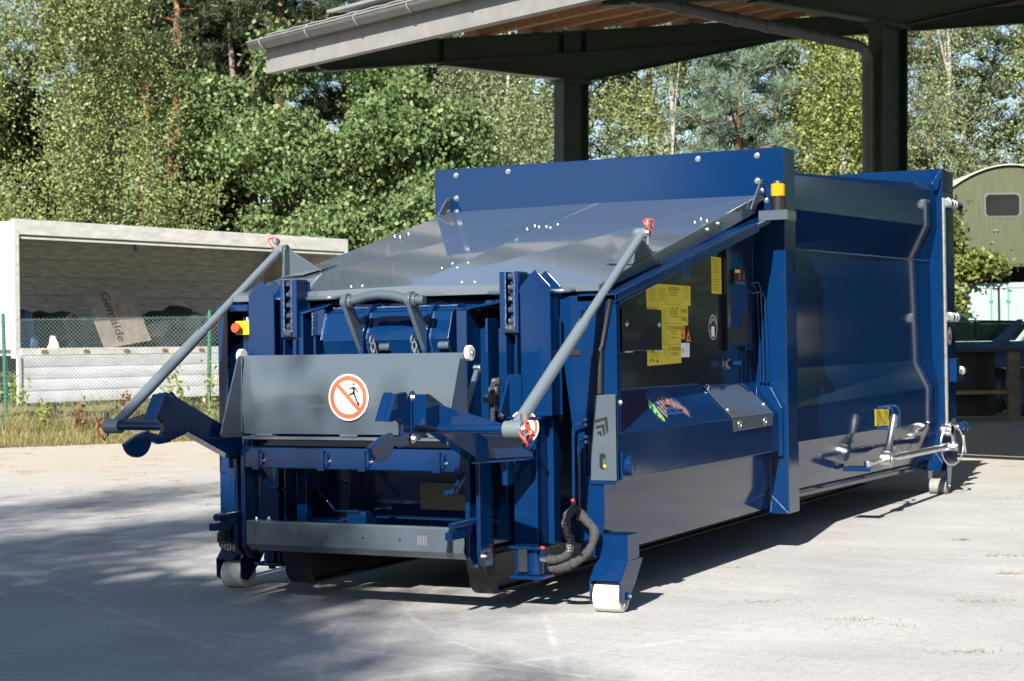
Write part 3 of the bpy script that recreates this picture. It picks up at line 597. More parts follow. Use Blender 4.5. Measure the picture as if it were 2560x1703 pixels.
# --- beacon
mb = M(); mb.box(1.16, 1.345, 2.40, 2.58, 2.115, 2.121); mb.box(1.16, 1.345, 2.40, 2.406, 2.06, 2.115); mb.box(1.339, 1.345, 2.406, 2.58, 2.06, 2.115)
bk = P("beacon_bracket", mb, GREY, 0.002)
mb = M(); c = (1.255, 2.50); mb.cyl((*c, 2.121), (*c, 2.20), .043, .047, 20); mb.cyl((*c, 2.20), (*c, 2.212), .05, n=20); bs = P("beacon_base", mb, BLACK, 0.002)
mb = M(); mb.cyl((*c, 2.212), (*c, 2.29), .044, n=20); P("beacon_lens", mb, AMBER, 0.003, parent=bs); mb = M(); mb.cyl((*c, 2.29), (*c, 2.306), .046, .042, 20); P("beacon_cap", mb, BLACK, 0.003, parent=bs)

# --- front wall: cheeks, ribs, stepped boxes
mb = M(); mb.prism('y', [(.905, 1.552), (1.2, 1.552), (1.2, .64), (1.0, .64), (.955, .90), (.915, 1.2), (.915, 1.41), (.88, 1.46), (.88, 1.552)], .05, .07)
P("cheek_plate", mb, BLUE, 0.003)
mb = M(); mb.box(.91, 1.01, .044, .0495, 1.255, 1.285); P("cheek_shadow", mb, DARK, 0)  # dark strip that paints a small shadow on the cheek plate
mb = M(); mb.box(1.01, 1.02, .035, .05, 1.44, 1.49); mb.box(1.035, 1.045, .035, .05, 1.44, 1.49); mb.box(1.01, 1.045, .04, .05, 1.475, 1.495); P("strap_lug", mb, BLUE, 0.002)
mb = M(); mb.box(-1.2, -1.135, .06, .518, .26, 1.545); mb.box(-1.12, -.93, .40, .42, .26, 1.15); mb.box(-1.06, -1.035, .10, .12, 1.15, 1.50); P("left_cheek", mb, BLUE, 0.003).name = "cheek_plate"
mb = M(); mb.prism('x', [(.159, 1.54), (.05, 1.515), (-.01, 1.49), (-.06, 1.35), (-.02, 1.22), (-.02, .85), (.159, .85)], -.44, .32); mb.box(-.60, .45, .13, .159, .30, 1.545); mb.box(.4505, .72, .10, .115, 1.50, 1.545); mb.box(-1.13, -.6005, .12, .50, 1.535, 1.55); mb.box(.4505, 1.0, .12, .50, 1.535, 1.55)
P("front_wall", mb, BLUE, 0.005)
for x in (-.20, -.165, .185, .222):
    pass
for x in (-.178, .2):
    mb = M(); mb.prism('x', [(.10, 1.545), (.0, 1.53), (-.055, 1.47), (-.095, 1.38), (-.095, 1.10), (.0, 1.05)], x - .011, x + .011); rb = P("rib", mb, BLUE, 0.003)
    mb = M(); mb.cyl((x + .0112, -.05, 1.425), (x + .0125, -.05, 1.425), .018, n=16); P("rib_hole", mb, DARK, 0, parent=rb)
    mb = M(); weld(mb, (x + .014, -.012, 1.49), (x + .014, -.062, 1.35), .006); weld(mb, (x + .014, -.062, 1.35), (x + .014, -.025, 1.24), .005); P("weld_seam", mb, WELD, 0, parent=rb)
for wa, wb, wr in (((-.442, -.012, 1.49), (-.442, -.062, 1.35), .009), ((-.435, .05, 1.52), (.32, .05, 1.52), .006), ((-.525, -.02, 1.5), (-.525, -.02, 1.38), .006)): P("weld_seam", weld(M(), wa, wb, wr), WELD, 0)
# posts beside the lift columns and their sloping cheek roofs
for s, x0, x1 in ((1, .345, .405), (-1, .585, .645)):
    mb = M(); mb.box(x0, x1, -.02, .129, .55, 1.493)
    if s > 0: mb.slab([(x0, -.02, 1.494), (x1, -.02, 1.494), (.64, .03, 1.535), (.64, .129, 1.545), (x0, .129, 1.51)], (0, 0, .012)); mb.box(.50, .515, .0, .129, .60, 1.45); mb.box(.56, .60, .03, .129, .60, 1.40)
    else: mb.slab([(x0, -.02, 1.494), (x1, -.02, 1.494), (x1, .129, 1.53), (x0 - .145, .129, 1.55), (x0 - .145, .0, 1.53)], (0, 0, .012)); mb.box(.46, .535, .0, .129, 1.38, 1.52); mb.box(.52, .535, .0, .129, .7, 1.379)
    if s < 0: mb.mirx()
    P("front_post", mb, BLUE, 0.003)

# --- lift columns with greased chains
for s in (1, -1):
    mb = M(); poly = [(.735, .958), (.735, 1.602), (.812, 1.68), (.826, 1.68), (.9, 1.602), (.9, .958)]
    mb.prism('y', poly, -.072, -.058); mb.prism('y', poly, .05, .064); mb.box(.742, .893, -.0575, .0495, .958, 1.58); mb.box(.60, .76, .066, .08, 1.2, 1.672)
    if s < 0: mb.mirx()
    col = P("lift_column", mb, BLUE, 0.003)
    mb = M(); mb.box(.607, .640, -.045, .066, 1.37, 1.68); mb.box(.69, .712, -.045, .066, 1.37, 1.68); mb.box(.645, .688, .03, .066, .96, 1.68); mb.box(.617, .64, -.04, .066, .965, 1.36); mb.box(.69, .70, -.04, .066, .965, 1.36)
    if s < 0: mb.mirx()
    P("chain_guide", mb, BLUE, 0.003, parent=col)
    mb = M()
    for k in range(5):
        z = 1.655 - .056 * k; mb.cyl((.648, -.018, z), (.684, -.018, z), .017, n=12)
    mb.cyl((.642, -.03, 1.392), (.692, -.03, 1.392), .026, n=14); mb.box(.652, .680, -.01, .028, 1.36, 1.67)
    if s < 0: mb.mirx()
    P("lift_chain", mb, GREASE, 0.003, parent=col)
    mb = M(); weld(mb, (.64, -.045, 1.675), (.64, -.045, 1.40), .006); weld(mb, (.69, -.045, 1.675), (.69, -.045, 1.38), .006)
    if s < 0: mb.mirx()
    P("weld_seam", mb, WELD, 0, parent=col)
    mb = M(); mb.box(.70, .828, -.10, .09, .316, .942); mb.box(.8285, .862, .02, .10, .316, .942); mb.box(.647, .86, -.115, .12, .943, .957); mb.box(.647, .845, -.118, .12, .300, .315)
    if s < 0: mb.mirx()
    gd = P("lift_guide", mb, BLUE, 0.003)
    mb = M(); mb.cyl((.787, -.045, .17), (.787, -.045, .299), .042, n=20); mb.box(.675, .855, -.115, .03, .152, .169); mb.box(.70, .716, -.10, .02, .17, .299); mb.cyl((.787, -.045, .13), (.787, -.045, .152), .02)
    if s < 0: mb.mirx()
    P("lift_cylinder", mb, BLUE, 0.003, parent=gd)
    mb = M(); mb.prism('y', [(.65, .958), (.65, 1.15), (.665, 1.165), (.74, 1.165), (.74, .958)], -.085, -.074); mb.prism('x', [(-.085, 1.15), (-.085, .958), (-.20, .958)], .664, .676)
    if s < 0: mb.mirx()
    P("guide_bracket", mb, BLUE, 0.003, parent=gd)
# no-entry round label on the right guide
def sign(c, r, depth=0.0015, fig='fall', parent=PC, mirror=1):
    c = Vector(c); mb = M(); n = Vector((0, -1, 0)); X = Vector((1, 0, 0)); Z = Vector((0, 0, 1))
    mb.cyl(c, c + n * depth, r, n=36); mb.use(1); mb.ring(c + n * depth, n, r * .93, r * .72, .0006, 36)
    a = rad(-45); u = X * math.cos(a) + Z * math.sin(a); w = X * -math.sin(a) + Z * math.cos(a); q = c + n * (depth + .0011)
    mb.slab([q - u * r * .80 - w * r * .095, q + u * r * .80 - w * r * .095, q + u * r * .80 + w * r * .095, q - u * r * .80 + w * r * .095], n * .0004)
    mb.use(2); q = c + n * (depth + .0004)
    def seg(p0, p1, t, t1=None):
        p0, p1 = q + X * p0[0] * r + Z * p0[1] * r, q + X * p1[0] * r + Z * p1[1] * r; d = (p1 - p0).normalized(); e = d.cross(n) * r; t1 = t1 or t
        mb.slab([p0 - e * t, p1 - e * t1, p1 + e * t1, p0 + e * t], n * .0004)
    def head(x, z, h): mb.cyl(q + X * x * r + Z * z * r, q + X * x * r + Z * z * r + n * .0005, r * h, n=14)
    if fig == 'fall':
        head(.28, .56, .055); seg((.26, .44), (.28, .16), .07, .06); seg((.26, .44), (.02, .34), .035); seg((.30, .44), (.50, .22), .035)
        seg((.28, .18), (.06, .12), .05); seg((.06, .12), (.02, -.10), .04); seg((.28, .18), (.46, -.26), .055, .04); seg((.50, -.2), (.50, -.36), .06)
        for x in (-.52, -.28, -.06): seg((x, -.36), (x, .34), .008)
        seg((-.56, -.36), (.6, -.36), .012); seg((.22, -.36), (.22, -.05), .008)
    else:
        head(.18, .45, .08); seg((.2, .34), (.24, -.05), .13, .10); seg((.12, .3), (-.08, -.05), .05); seg((.3, .3), (.42, -.12), .05)
        seg((.2, -.05), (.06, -.60), .07, .05); seg((.28, -.05), (.42, -.5), .07, .05)
        for k in range(5): head(-.2 + .08 * k, .36 + .05 * (k % 2) - .06 * k, .02)
        seg((-.56, -.3), (-.56, .05), .06); 
    return P("round_safety_sign", mb, [SIGNWH, SIGNRED, INK], 0, parent=parent, recalc=False)
sign((.762, -.1018, .905), .082, fig='walk')

# --- scoop flap
mb = M(); mb.prism('x', [(-.5, .88), (-.515, 1.0), (-.512, 1.12), (-.5, 1.22), (-.488, 1.278), (-.482, 1.278), (-.494, 1.22), (-.506, 1.12), (-.509, 1.0), (-.494, .88)], -.638, .638)
flap = P("scoop_flap", mb, GREY, 0.0015)
for s in (1, -1):
    mb = M(); mb.prism('x', [(-.485, 1.272), (-.525, 1.278), (-.54, 1.265), (-.695, .885), (-.68, .868), (-.47, .862)], .6385, .646)
    if s < 0: mb.mirx()
    P("flap_wing", mb, GREY, 0.002, parent=flap)
    mb = M(); mb.cyl((s * .648, -.475, 1.275), (s * .672, -.475, 1.275), .037, n=24); mb.use(1); mb.cyl((s * .672, -.475, 1.275), (s * .682, -.475, 1.275), .014, n=10); P("flap_roller", mb, [WHITE, ZINC], 0.003, parent=flap)
mb = M(); weld(mb, (-.636, -.512, 1.27), (-.636, -.518, .89), .004); P("weld_seam", mb, GREY, 0, parent=flap)
mb = M(); mb.box(-.638, .638, -.515, -.42, .852, .868); mb.use(1)
for x in (-.5, .0, .5): mb.cyl((x - .05, -.512, .874), (x + .05, -.512, .874), .009, n=10)
P("hinge_strip", mb, [GREY, GREY], 0.002, parent=flap)
sg = sign((.005, -.5185, 1.065), .115, fig='fall', parent=flap)

# --- lifting carriage: beam, columns, bumper
mb = M(); mb.box(-.635, .635, -.5, -.40, .705, .812); mb.box(-.62, .62, -.46, -.41, .813, .851); bm_ = P("carriage_beam", mb, BLUE, 0.006)
for x in (-.56, -.17, .07, .49):
    mb = M(); mb.box(x - .02, x + .02, -.514, -.5005, .698, .80); mb.box(x + .024, x + .042, -.512, -.5005, .72, .785); P("beam_tab", mb, BLUE, 0.002, parent=bm_); bolt_at((x + .05, -.5, .745), (0, -1, 0), .006, .012, bm_)
for s in (1, -1):
    mb = M(); mb.prism('x', [(-.5, .30), (-.5, .80), (-.47, .815), (-.41, .815), (-.41, .24), (-.45, .24)], .637, .66); mb.prism('x', [(-.49, .30), (-.49, .80), (-.36, .80), (-.36, .25), (-.44, .25)], .69, .712); mb.box(.6605, .6895, -.43, -.41, .26, .80)
    if s < 0: mb.mirx()
    cc = P("carriage_column", mb, BLUE, 0.004)
    mb = M(); mb.tube([(.672, -.70, .468), (.678, -.36, .476)], .019, 14)
    if s < 0: mb.mirx()
    P("stub_tube", mb, BLUE, 0.002)
    mb = M(); mb.box(.655, .69, -.735, -.60, .405, .442); mb.box(.668, .678, -.66, -.50, .42, .455)
    if s < 0: mb.mirx()
    P("stub_plate", mb, BLUE, 0.002)
mb = M(); prof = [(-.395, .432), (-.494, .44), (-.5, .432), (-.5, .318), (-.468, .284), (-.395, .284), (-.395, .290), (-.465, .290), (-.494, .320), (-.494, .432), (-.395, .426)]
mb.prism('x', prof, -.63, .63); bumper = P("bumper_bar", mb, GREY, 0.003)
for x in (-.575, -.36, -.145, .065, .275): 
    mb = M(); mb.cyl((x, -.5004, .372), (x, -.5012, .372), .006, n=10); P("bumper_hole", mb, BLACK, 0, parent=bumper)
mb = M(); rr = random.Random(3)
for k in range(7): mb.add([(.375 + .008 * k, -.5012, .345 + rr.uniform(0, .01)), (.377 + .008 * k, -.5012, .345), (.377 + .008 * k, -.5012, .395), (.375 + .008 * k, -.5012, .395)], [(0, 1, 2, 3)])
P("chalk_mark", mb, WHLINE, 0, parent=bumper)
bolt_at((-.60, -.45, .437), (0, 0, 1), .01, .012, bumper); bolt_at((-.545, -.42, .436), (0, 0, 1), .01, .012, bumper)

# --- inside of the front, under the beam
mb = M(); mb.box(-.52, -.46, -.2, -.14, .27, .66); mb.prism('x', [(-.14, .45), (.12, .34), (.12, .27), (-.14, .27)], -.50, -.47); P("inner_post", mb, BLUE, 0.004)
mb = M(); mb.box(-.61, -.535, -.2, -.1, .566, .576); mb.box(-.60, -.53, -.22, -.1, .40, .41); mb.box(-.64, -.63, -.14, .12, .27, .9); mb.box(-.33, -.32, .0, .12, .27, .85); P("inner_bracket", mb, BLUE, 0.003)
mb = M(); mb.tube([(-.47, -.22, .66), (-.40, -.21, .60), (-.33, -.22, .53), (-.27, -.22, .47), (-.13, -.22, .475)], .005, 6); mb.tube([(-.365, -.21, .565), (-.28, -.22, .48)], .008, 6); P("release_rod", mb, BLUE, 0)
mb = M(); mb.box(-.22, -.10, -.2, .0, .40, .47); mb.box(-.09, .63, -.12, -.10, .43, .445); mb.box(-.40, -.22, -.24, -.1, .41, .425); P("inner_tray", mb, BLUE, 0.003)
mb = M(); mb.box(.05, .33, .10, .12, .46, .60); P("inner_plate", mb, mat("dull_beige_plate", (0.10, 0.09, 0.07), .6), 0.003)
for s in (1, -1):
    mb = M(); mb.tube([(.61, -.42, .71), (.56, -.42, .64), (.53, -.42, .60), (.49, -.42, .595)], [.017, .017, .015, .015], 8)
    if s < 0: mb.mirx()
    P("latch_lever", mb, BLUE, 0)
# --- roll-off runners
for s in (1, -1):
    pr = [(-.22, .262)]
    pr += [(-.10 - .09 * math.cos(a) , .165 - .09 * math.sin(a)) for a in [0.1 + (math.pi / 2 - .1) * i / 6 for i in range(7)]]
    mb = M(); mb.prism('x', [(-.24, .261), (-.215, .20)] + [(-.10 + .10 * math.cos(a), .17 + .10 * math.sin(a)) for a in [math.pi + math.pi / 2 * i / 6 for i in range(7)]] + [(7.0, .07), (7.0, .086), (-.08, .086), (-.10, .12), (-.10, .261)], .49, .60)
    mb.prism('x', [(-.10, .12), (-.08, .087), (7.0, .087), (7.0, .261), (-.10, .261)], .535, .555)
    if s < 0: mb.mirx()
    P("runner_rail", mb, DARK, 0.004)

# --- tipping arms
for s in (1, -1):
    mb = M()
    mb.prism('x', [(-1.06, 1.095), (-1.02, 1.095), (-.46, .865), (-.44, .76), (-.52, .755), (-1.0, .945), (-1.06, .955)], .678, .745)
    mb.prism('x', [(-1.07, 1.10), (-1.045, 1.112), (-1.03, 1.10), (-.93, 1.02), (-.90, .95), (-.94, .90), (-1.045, .875), (-1.07, .885)], .664, .677)
    mb.cyl((.66, -.935, .935), (1.085, -.935, .935), .021, n=16); mb.slab([(.746, -.94, 1.045), (1.08, -.94, .956), (.746, -.94, .94)], (0, .01, 0)); mb.slab([(.69, -.99, .96), (.69, -.90, .96), (.80, -.93, .93), (.80, -.94, .93)], (0, 0, -.012))
    mb.cyl((1.075, -.935, .935), (1.15, -.935, .935), .016)
    mb.slab([(.70, -.55, .76), (.84, -.25, .76), (.84, -.13, .76), (.70, -.40, .76)], (0, 0, -.012)); mb.slab([(.70, -.55, .88), (.84, -.25, .86), (.84, -.13, .86), (.70, -.40, .88)], (0, 0, .012)); mb.slab([(.70, -.42, .761), (.84, -.16, .761), (.84, -.16, .859), (.70, -.42, .879)], (-.01, .006, 0))
    if s < 0: mb.mirx()
    arm = P("tipping_arm", mb, BLUE, 0.004)
    mb = M(); mb.prism('x', [(-1.19, 1.10), (-1.105, 1.108), (-1.09, 1.095), (-1.075, 1.085), (-1.075, .885), (-1.085, .868), (-1.17, .862), (-1.245, .885), (-1.25, .925), (-1.16, .905), (-1.135, .92), (-1.135, .965), (-1.175, .995), (-1.21, .98), (-1.264, .98)], .645, .672)
    mb.slab([(.60, -1.19, 1.10), (.644, -1.19, 1.10), (.644, -1.264, .98), (.60, -1.264, .98)], (0, .014, .008))
    if s < 0: mb.mirx()
    hk = P("clamp_hook", mb, BLUE, 0.003, parent=arm)
    mb = M(); mb.v = []; hd = [(-1.418, .874), (-1.32, .915), (-1.236, .932)] + [(-1.318 + .098 * math.cos(a), .893 + .085 * math.sin(a)) for a in [0.25 - (math.pi - .05) * i / 10 for i in range(11)]]
    mb.prism('x', hd, .652, .676)
    if s < 0: mb.mirx()
    P("half_round_jaw", mb, BLUE, 0.003, parent=arm)
    mb = M(); rr = random.Random(9)
    for k in range(9):
        f = k / 8; mb.cyl((.645 - .02, -1.20 - .055 * f, 1.09 - .10 * f), (.645 - .02, -1.203 - .055 * f, 1.09 - .10 * f), .0)
    for q in ((-1.06, 1.08), (-1.06, .896)): bolt_at((s * .678, q[0], q[1]), (s, 0, 0), .016, .012, arm)
    bolt_at((s * .845, -.19, .815), (0, -1, 0), .018, .02, arm, BLUE)
mb = M(); mb.tube([(.60, -.30, 1.22), (.575, -.36, 1.0), (.56, -.40, .83)], .0, 6)
mb = M(); d0, d1 = Vector((.575, -.22, 1.19)), Vector((.555, -.42, .845)); mb.slab([d0 + Vector((-.012, 0, 0)), d0 + Vector((.012, 0, 0)), d1 + Vector((.012, 0, 0)), d1 + Vector((-.012, 0, 0))], (0, -.03, -.0)); mb.use(1); mb.cyl(d0 + Vector((-.02, -.01, .01)), d0 + Vector((.02, -.01, .01)), .018); P("lever_bar", mb, [GREY, ZINC], 0.004)
mb = M(); mb.cyl((.60, -.12, 1.13), (.645, -.12, 1.13), .02); mb.cyl((.59, -.13, 1.085), (.64, -.13, 1.085), .024); mb.cyl((.575, -.16, 1.045), (.62, -.16, 1.045), .022); mb.box(.60, .625, -.15, -.10, .98, 1.12); mb.box(.598, .62, -.15, -.13, .80, .98); P("chain_tensioner", mb, GREASE, 0.002)

# --- tow hook bow
mb = M()
for s in (1, -1):
    tp = [(-.205 + .048 * math.cos(a), 1.545 + .046 * math.sin(a)) for a in [math.pi * (1.1 - 1.25 * i / 8) for i in range(9)]]
    mb.prism('x', tp + [(.05, 1.285), (.06, 1.20), (-.06, 1.20), (-.085, 1.285)], s * .19 - .012, s * .19 + .012)
mb.tube([(-.2, -.2, 1.545), (-.15, -.2, 1.553), (-.07, -.205, 1.572), (.0, -.21, 1.578), (.07, -.205, 1.573), (.15, -.2, 1.555), (.2, -.2, 1.545)], .026, 14)
for s in (1, -1): mb.cyl((s * .19 - .03, -.2, 1.545), (s * .19 + .03, -.2, 1.545), .036, n=18)
mb.cyl((.2, -.2, 1.545), (.262, -.2, 1.545), .026, n=16)
for x in (-.14, .235): mb.cyl((x - .02, .0, 1.30), (x + .02, .0, 1.30), .036, n=18)
hook = P("hook_bow", mb, GREY, 0.004)
for x, y in ((-.105, -.11), (.14, -.11)):
    mb = M()
    for k in range(3):
        c = Vector((x + .012 * k, y - .004 * k, 1.345 - .034 * k)); ax = Vector((1, 0, 0)) if k % 2 else Vector((.3, 1, 0)).normalized()
        mb.tube([c + ax * .013 * math.cos(t) + Vector((0, 0, .026 * math.sin(t))) for t in [2 * math.pi * i / 14 for i in range(14)]], .0055, 6, True)
    P("chain", mb, ZINC, 0)
for x, z in ((-.06, 1.31), (.29, 1.315)):
    mb = M(); mb.cyl((x - .03, -.05, z), (x + .03, -.05, z), .021, n=16); P("hook_pin", mb, GREY, 0.003, parent=hook)

# --- grey shield with chevron on the right front corner
mb = M(); sh = [(1.09, 1.058), (1.199, 1.062), (1.199, .637), (1.062, .637), (1.065, .80)]
mb.prism('y', sh, .028, .034); mb.slab([(1.09, .0345, 1.058), (1.062, .0345, .80), (1.062, .0345, .637), (1.062, .049, .637), (1.062, .049, .80), (1.09, .049, 1.058)], (.004, 0, 0)); mb.slab([(1.09, .0345, 1.054), (1.199, .0345, 1.058), (1.199, .049, 1.058), (1.09, .049, 1.054)], (0, 0, .004))
shield = P("corner_shield", mb, GREY, 0.002)
mb = M()
def chv(x, z, sx, sz, w):
    mb.prism('y', [(x, z), (x, z - w), (x + sx - w * .9, z - w + sx * .22), (x + sx - w * .2, z - sz), (x + sx + w * .4, z - sz + w * .4), (x + sx, z + sx * .24)], .0268, .0278)
chv(1.088, .936, .066, .066, .016); chv(1.093, .905, .045, .048, .015); chv(1.100, .877, .021, .022, .013)
P("chevron_cutout", mb, BLACK, 0, parent=shield)  # black inlay paints the dark inside of the cut-outs
sl = [(1.127 + .0175 * math.cos(a), (.755 if math.sin(a) >= 0 else .71) + .0175 * math.sin(a)) for a in [2 * math.pi * i / 24 for i in range(24)]]
mb = M(); mb.prism('y', sl, .0268, .0278); mb.use(1); mb.prism('y', [(1.128, .70), (1.143, .70), (1.143, .75), (1.128, .74)], .0262, .0267); mb.use(2); mb.cyl((1.138, .0262, .709), (1.138, .0252, .709), .007); P("shield_slot", mb, [BLACK, GREY, YELLP], 0, parent=shield)
mb = M(); mb.box(1.06, 1.2, .02, .05, .618, .632); P("shield_foot", mb, BLUE, 0.002)
mb = M(); mb.tube([(1.175, .035, 1.53), (1.13, .035, 1.30), (1.118, .035, 1.29), (1.112, .035, 1.065)], [.012, .012, .018, .018], 10); P("gas_strut", mb, BLACK, 0)

# --- roller legs
def front_leg(s, dx, dy):
    mb = M(); mb.box(1.10, 1.265, .0, .145, .252, .375)
    side = [(.19, .246), (.0, .251), (-.092, .160), (-.088, .062), (-.06, .048), (-.02, .048), (.085, .13)]
    mb.prism('x', side, 1.254, 1.266); mb.prism('x', side, 1.098, 1.106)
    mb.slab([(1.1065, .0, .251), (1.2535, .0, .251), (1.2535, -.092, .16), (1.1065, -.092, .16)], (0, .008, .009))
    mb.cyl((1.266, -.01, .08), (1.276, -.01, .08), .02, n=16)
    if s < 0: mb.mirx()
    mb.move((dx, dy, 0)); lg = P("roller_leg", mb, BLUE, 0.003)
    mb = M(); mb.cyl((1.276, -.01, .08), (1.284, -.01, .08), .008, n=10)
    if s < 0: mb.mirx()
    P("axle_nut", mb.move((dx, dy, 0)), ZINC, 0.001, parent=lg)
    mb = M(); k = 20
    rings = [(1.108, .07), (1.113, .0775), (1.24, .0775), (1.247, .070), (1.2475, .055), (1.235, .05)]
    n = 40
    for x, r in rings: mb.v += [(x, r * math.cos(2 * math.pi * i / n) - .01, .078 + r * math.sin(2 * math.pi * i / n)) for i in range(n)]
    for j in range(len(rings) - 1): mb.f += [(j * n + i, j * n + (i + 1) % n, (j + 1) * n + (i + 1) % n, (j + 1) * n + i) for i in range(n)]
    mb.f += [tuple(range(n)), tuple(range((len(rings) - 1) * n, len(rings) * n))]; mb.m = [0] * len(mb.f)
    if s < 0: mb.mirx()
    P("white_roller", mb.move((dx, dy, 0)), ROLLER, 0)
front_leg(1, 0, 0); front_leg(-1, .078, .09)
mb = M(); mb.box(-1.0, -.72, .03, .14, .20, .255); mb.box(-.86, -.70, -.02, .10, .17, .20); P("cross_bracket", mb, BLUE, 0.003)
for s in (1, -1):
    mb = M(); mb.box(1.10, 1.262, 7.06, 7.22, .20, .262); sd_ = [(7.03, .235), (7.22, .235), (7.20, .15), (7.13, .045), (7.08, .045), (7.05, .13)]
    mb.prism('x', sd_, 1.256, 1.268); mb.prism('x', sd_, 1.094, 1.104)
    if s < 0: mb.mirx()
    P("roller_leg", mb, BLUE, 0.003)
    mb = M(); mb.cyl((1.108, 7.11, .066), (1.252, 7.11, .066), .066, n=30); mb.use(1); mb.cyl((1.268, 7.11, .07), (1.276, 7.11, .07), .012)
    if s < 0: mb.mirx()
    P("rear_roller", mb, [CHIPROLL, ZINC], 0.004)

# --- conical container
fr = [(1.02, .30), (1.06, .335), (1.105, .652), (1.105, .876), (1.058, 1.137), (1.05, 1.925), (1.102, 2.183), (1.10, 2.40), (1.085, 2.412)]
re = [(1.06, .25), (1.12, .30), (1.193, .636), (1.195, .925), (1.143, 1.153), (1.131, 2.0), (1.198, 2.29), (1.195, 2.60), (1.165, 2.66)]
mb = M(); n = len(fr)
secs = []
for y, pr in ((2.87, fr), (7.098, re)):
    full_ = pr + [(-x, z) for x, z in pr[::-1]]; secs.append(len(mb.v)); mb.v += [(x, y, z) for x, z in full_]
N = 2 * n
mb.f = [(i, (i + 1) % N, N + (i + 1) % N, N + i) for i in range(N)] + [tuple(range(N))[::-1], tuple(range(N, 2 * N))]; mb.m = [0] * len(mb.f)
cont = P("container_shell", mb, BLUE, 0, smooth=4)
mb = M(); weld(mb, (1.056, 2.9, 1.928), (1.133, 7.09, 2.0), .005); P("weld_seam", mb, WELD, 0, parent=cont)
mb = M()
for s in (1, -1): mb.slab([(s * .9, 2.88, .298), (s * 1.02, 2.88, .298), (s * 1.06, 7.09, .248), (s * .9, 7.09, .248)], (0, 0, -.03))
P("floor_rail", mb, BLUE, 0.003)
# --- rear frame and door hardware
mb = M(); mb.box(-1.25, 1.25, 7.1, 7.53, 2.605, 2.79); mb.box(1.10, 1.25, 7.1, 7.53, .235, 2.6045); mb.box(-1.25, -1.10, 7.1, 7.53, .235, 2.6045); mb.box(-1.0995, 1.0995, 7.3, 7.5, .24, 2.60); mb.box(1.05, 1.13, 7.02, 7.098, .21, .30)
rf = P("rear_frame", mb, BLUE, 0.006)
mb = M(); weld(mb, (1.246, 7.097, 2.786), (1.16, 7.097, 2.66), .005); weld(mb, (1.12, 7.095, .40), (1.22, 7.095, .26), .005); P("weld_seam", mb, WELD, 0, parent=rf)
mb = M(); mb.prism('y', [(1.19, 2.60), (1.19, 2.69), (1.235, 2.73), (1.245, 2.70), (1.215, 2.60)], 7.04, 7.098); P("lifting_lug", mb, BLUE, 0.004, parent=rf)
mb = M(); mb.tube([(1.268, 7.03, .60), (1.268, 7.03, 2.53)], .02, 12); mb.tube([(1.262, 7.10, .80), (1.262, 7.10, 2.53)], .014, 10); P("locking_bar", mb, GALV, 0)
for z in (2.49, 1.515):
    mb = M(); mb.cyl((1.30, 7.03, z), (1.30, 7.38, z), .03, n=18); mb.cyl((1.30, 7.05, z), (1.30, 7.12, z), .042, n=18); mb.cyl((1.30, 7.2, z), (1.30, 7.24, z), .038, n=18); mb.cyl((1.30, 7.30, z), (1.30, 7.34, z), .038, n=18); mb.prism('x', [(7.26, z), (7.42, z + .10), (7.46, z + .08), (7.40, z)], 1.295, 1.305); mb.use(1); mb.cyl((1.30, 7.385, z), (1.30, 7.54, z), .036, n=8); mb.cyl((1.30, 7.54, z), (1.30, 7.56, z), .026, n=8); P("door_lock", mb, [GALV, BLUE], 0.003)
mb = M(); mb.box(1.251, 1.33, 7.18, 7.29, .96, 1.16); mb.box(1.251, 1.32, 7.30, 7.5, .96, .99); mb.use(1); mb.cyl((1.31, 7.30, 1.05), (1.31, 7.56, 1.05), .026, n=14); mb.cyl((1.31, 7.42, 1.05), (1.31, 7.46, 1.05), .04, n=14); P("door_latch", mb, [BLUE, GALV], 0.003)
mb = M(); c = Vector((1.2503, 7.29, 1.355)); mb.cyl(c, c + Vector((.0015, 0, 0)), .075, n=28); mb.use(1); mb.ring(c + Vector((.0015, 0, 0)), (1, 0, 0), .07, .055, .0006, 28); mb.use(2); mb.cyl(c + Vector((.0016, 0, -.01)), c + Vector((.0022, 0, -.01)), .035, n=14); P("round_safety_sign", mb, [SIGNWH, SIGNRED, INK], 0, recalc=False)
# ratchet turnbuckle
mb = M(); mb.tube([(1.285, 4.42, .435), (1.285, 4.85, .437)], .018, 10); mb.tube([(1.285, 5.02, .437), (1.285, 5.2, .434), (1.285, 5.22, .434), (1.285, 6.75, .416), (1.285, 6.77, .416), (1.285, 7.02, .412)], [.018, .018, .027, .027, .034, .034], 14)
mb.cyl((1.25, 4.93, .435), (1.32, 4.93, .435), .062, n=24); mb.cyl((1.325, 4.93, .435), (1.335, 4.93, .435), .03, n=16)
h0, h1 = Vector((1.29, 4.94, .47)), Vector((1.30, 5.13, .755)); dh = h1 - h0
mb.tube([h0, h0 + dh * .12, h0 + dh * .3, h0 + dh * .7, h0 + dh * .8, h0 + dh * .97, h1], [.05, .036, .026, .024, .03, .03, .018], 12)
mb.cyl((1.30, 5.03, .52), (1.30, 5.12, .51), .01, n=8)
tb = P("ratchet_tensioner", mb, GALV, 0.002)
mb = M(); mb.box(1.12, 1.32, 4.33, 4.50, .385, .415); mb.use(1); mb.cyl((1.285, 4.40, .415), (1.285, 4.40, .455), .03, n=16); P("tensioner_anchor", mb, [BLUE, GALV], 0.004)
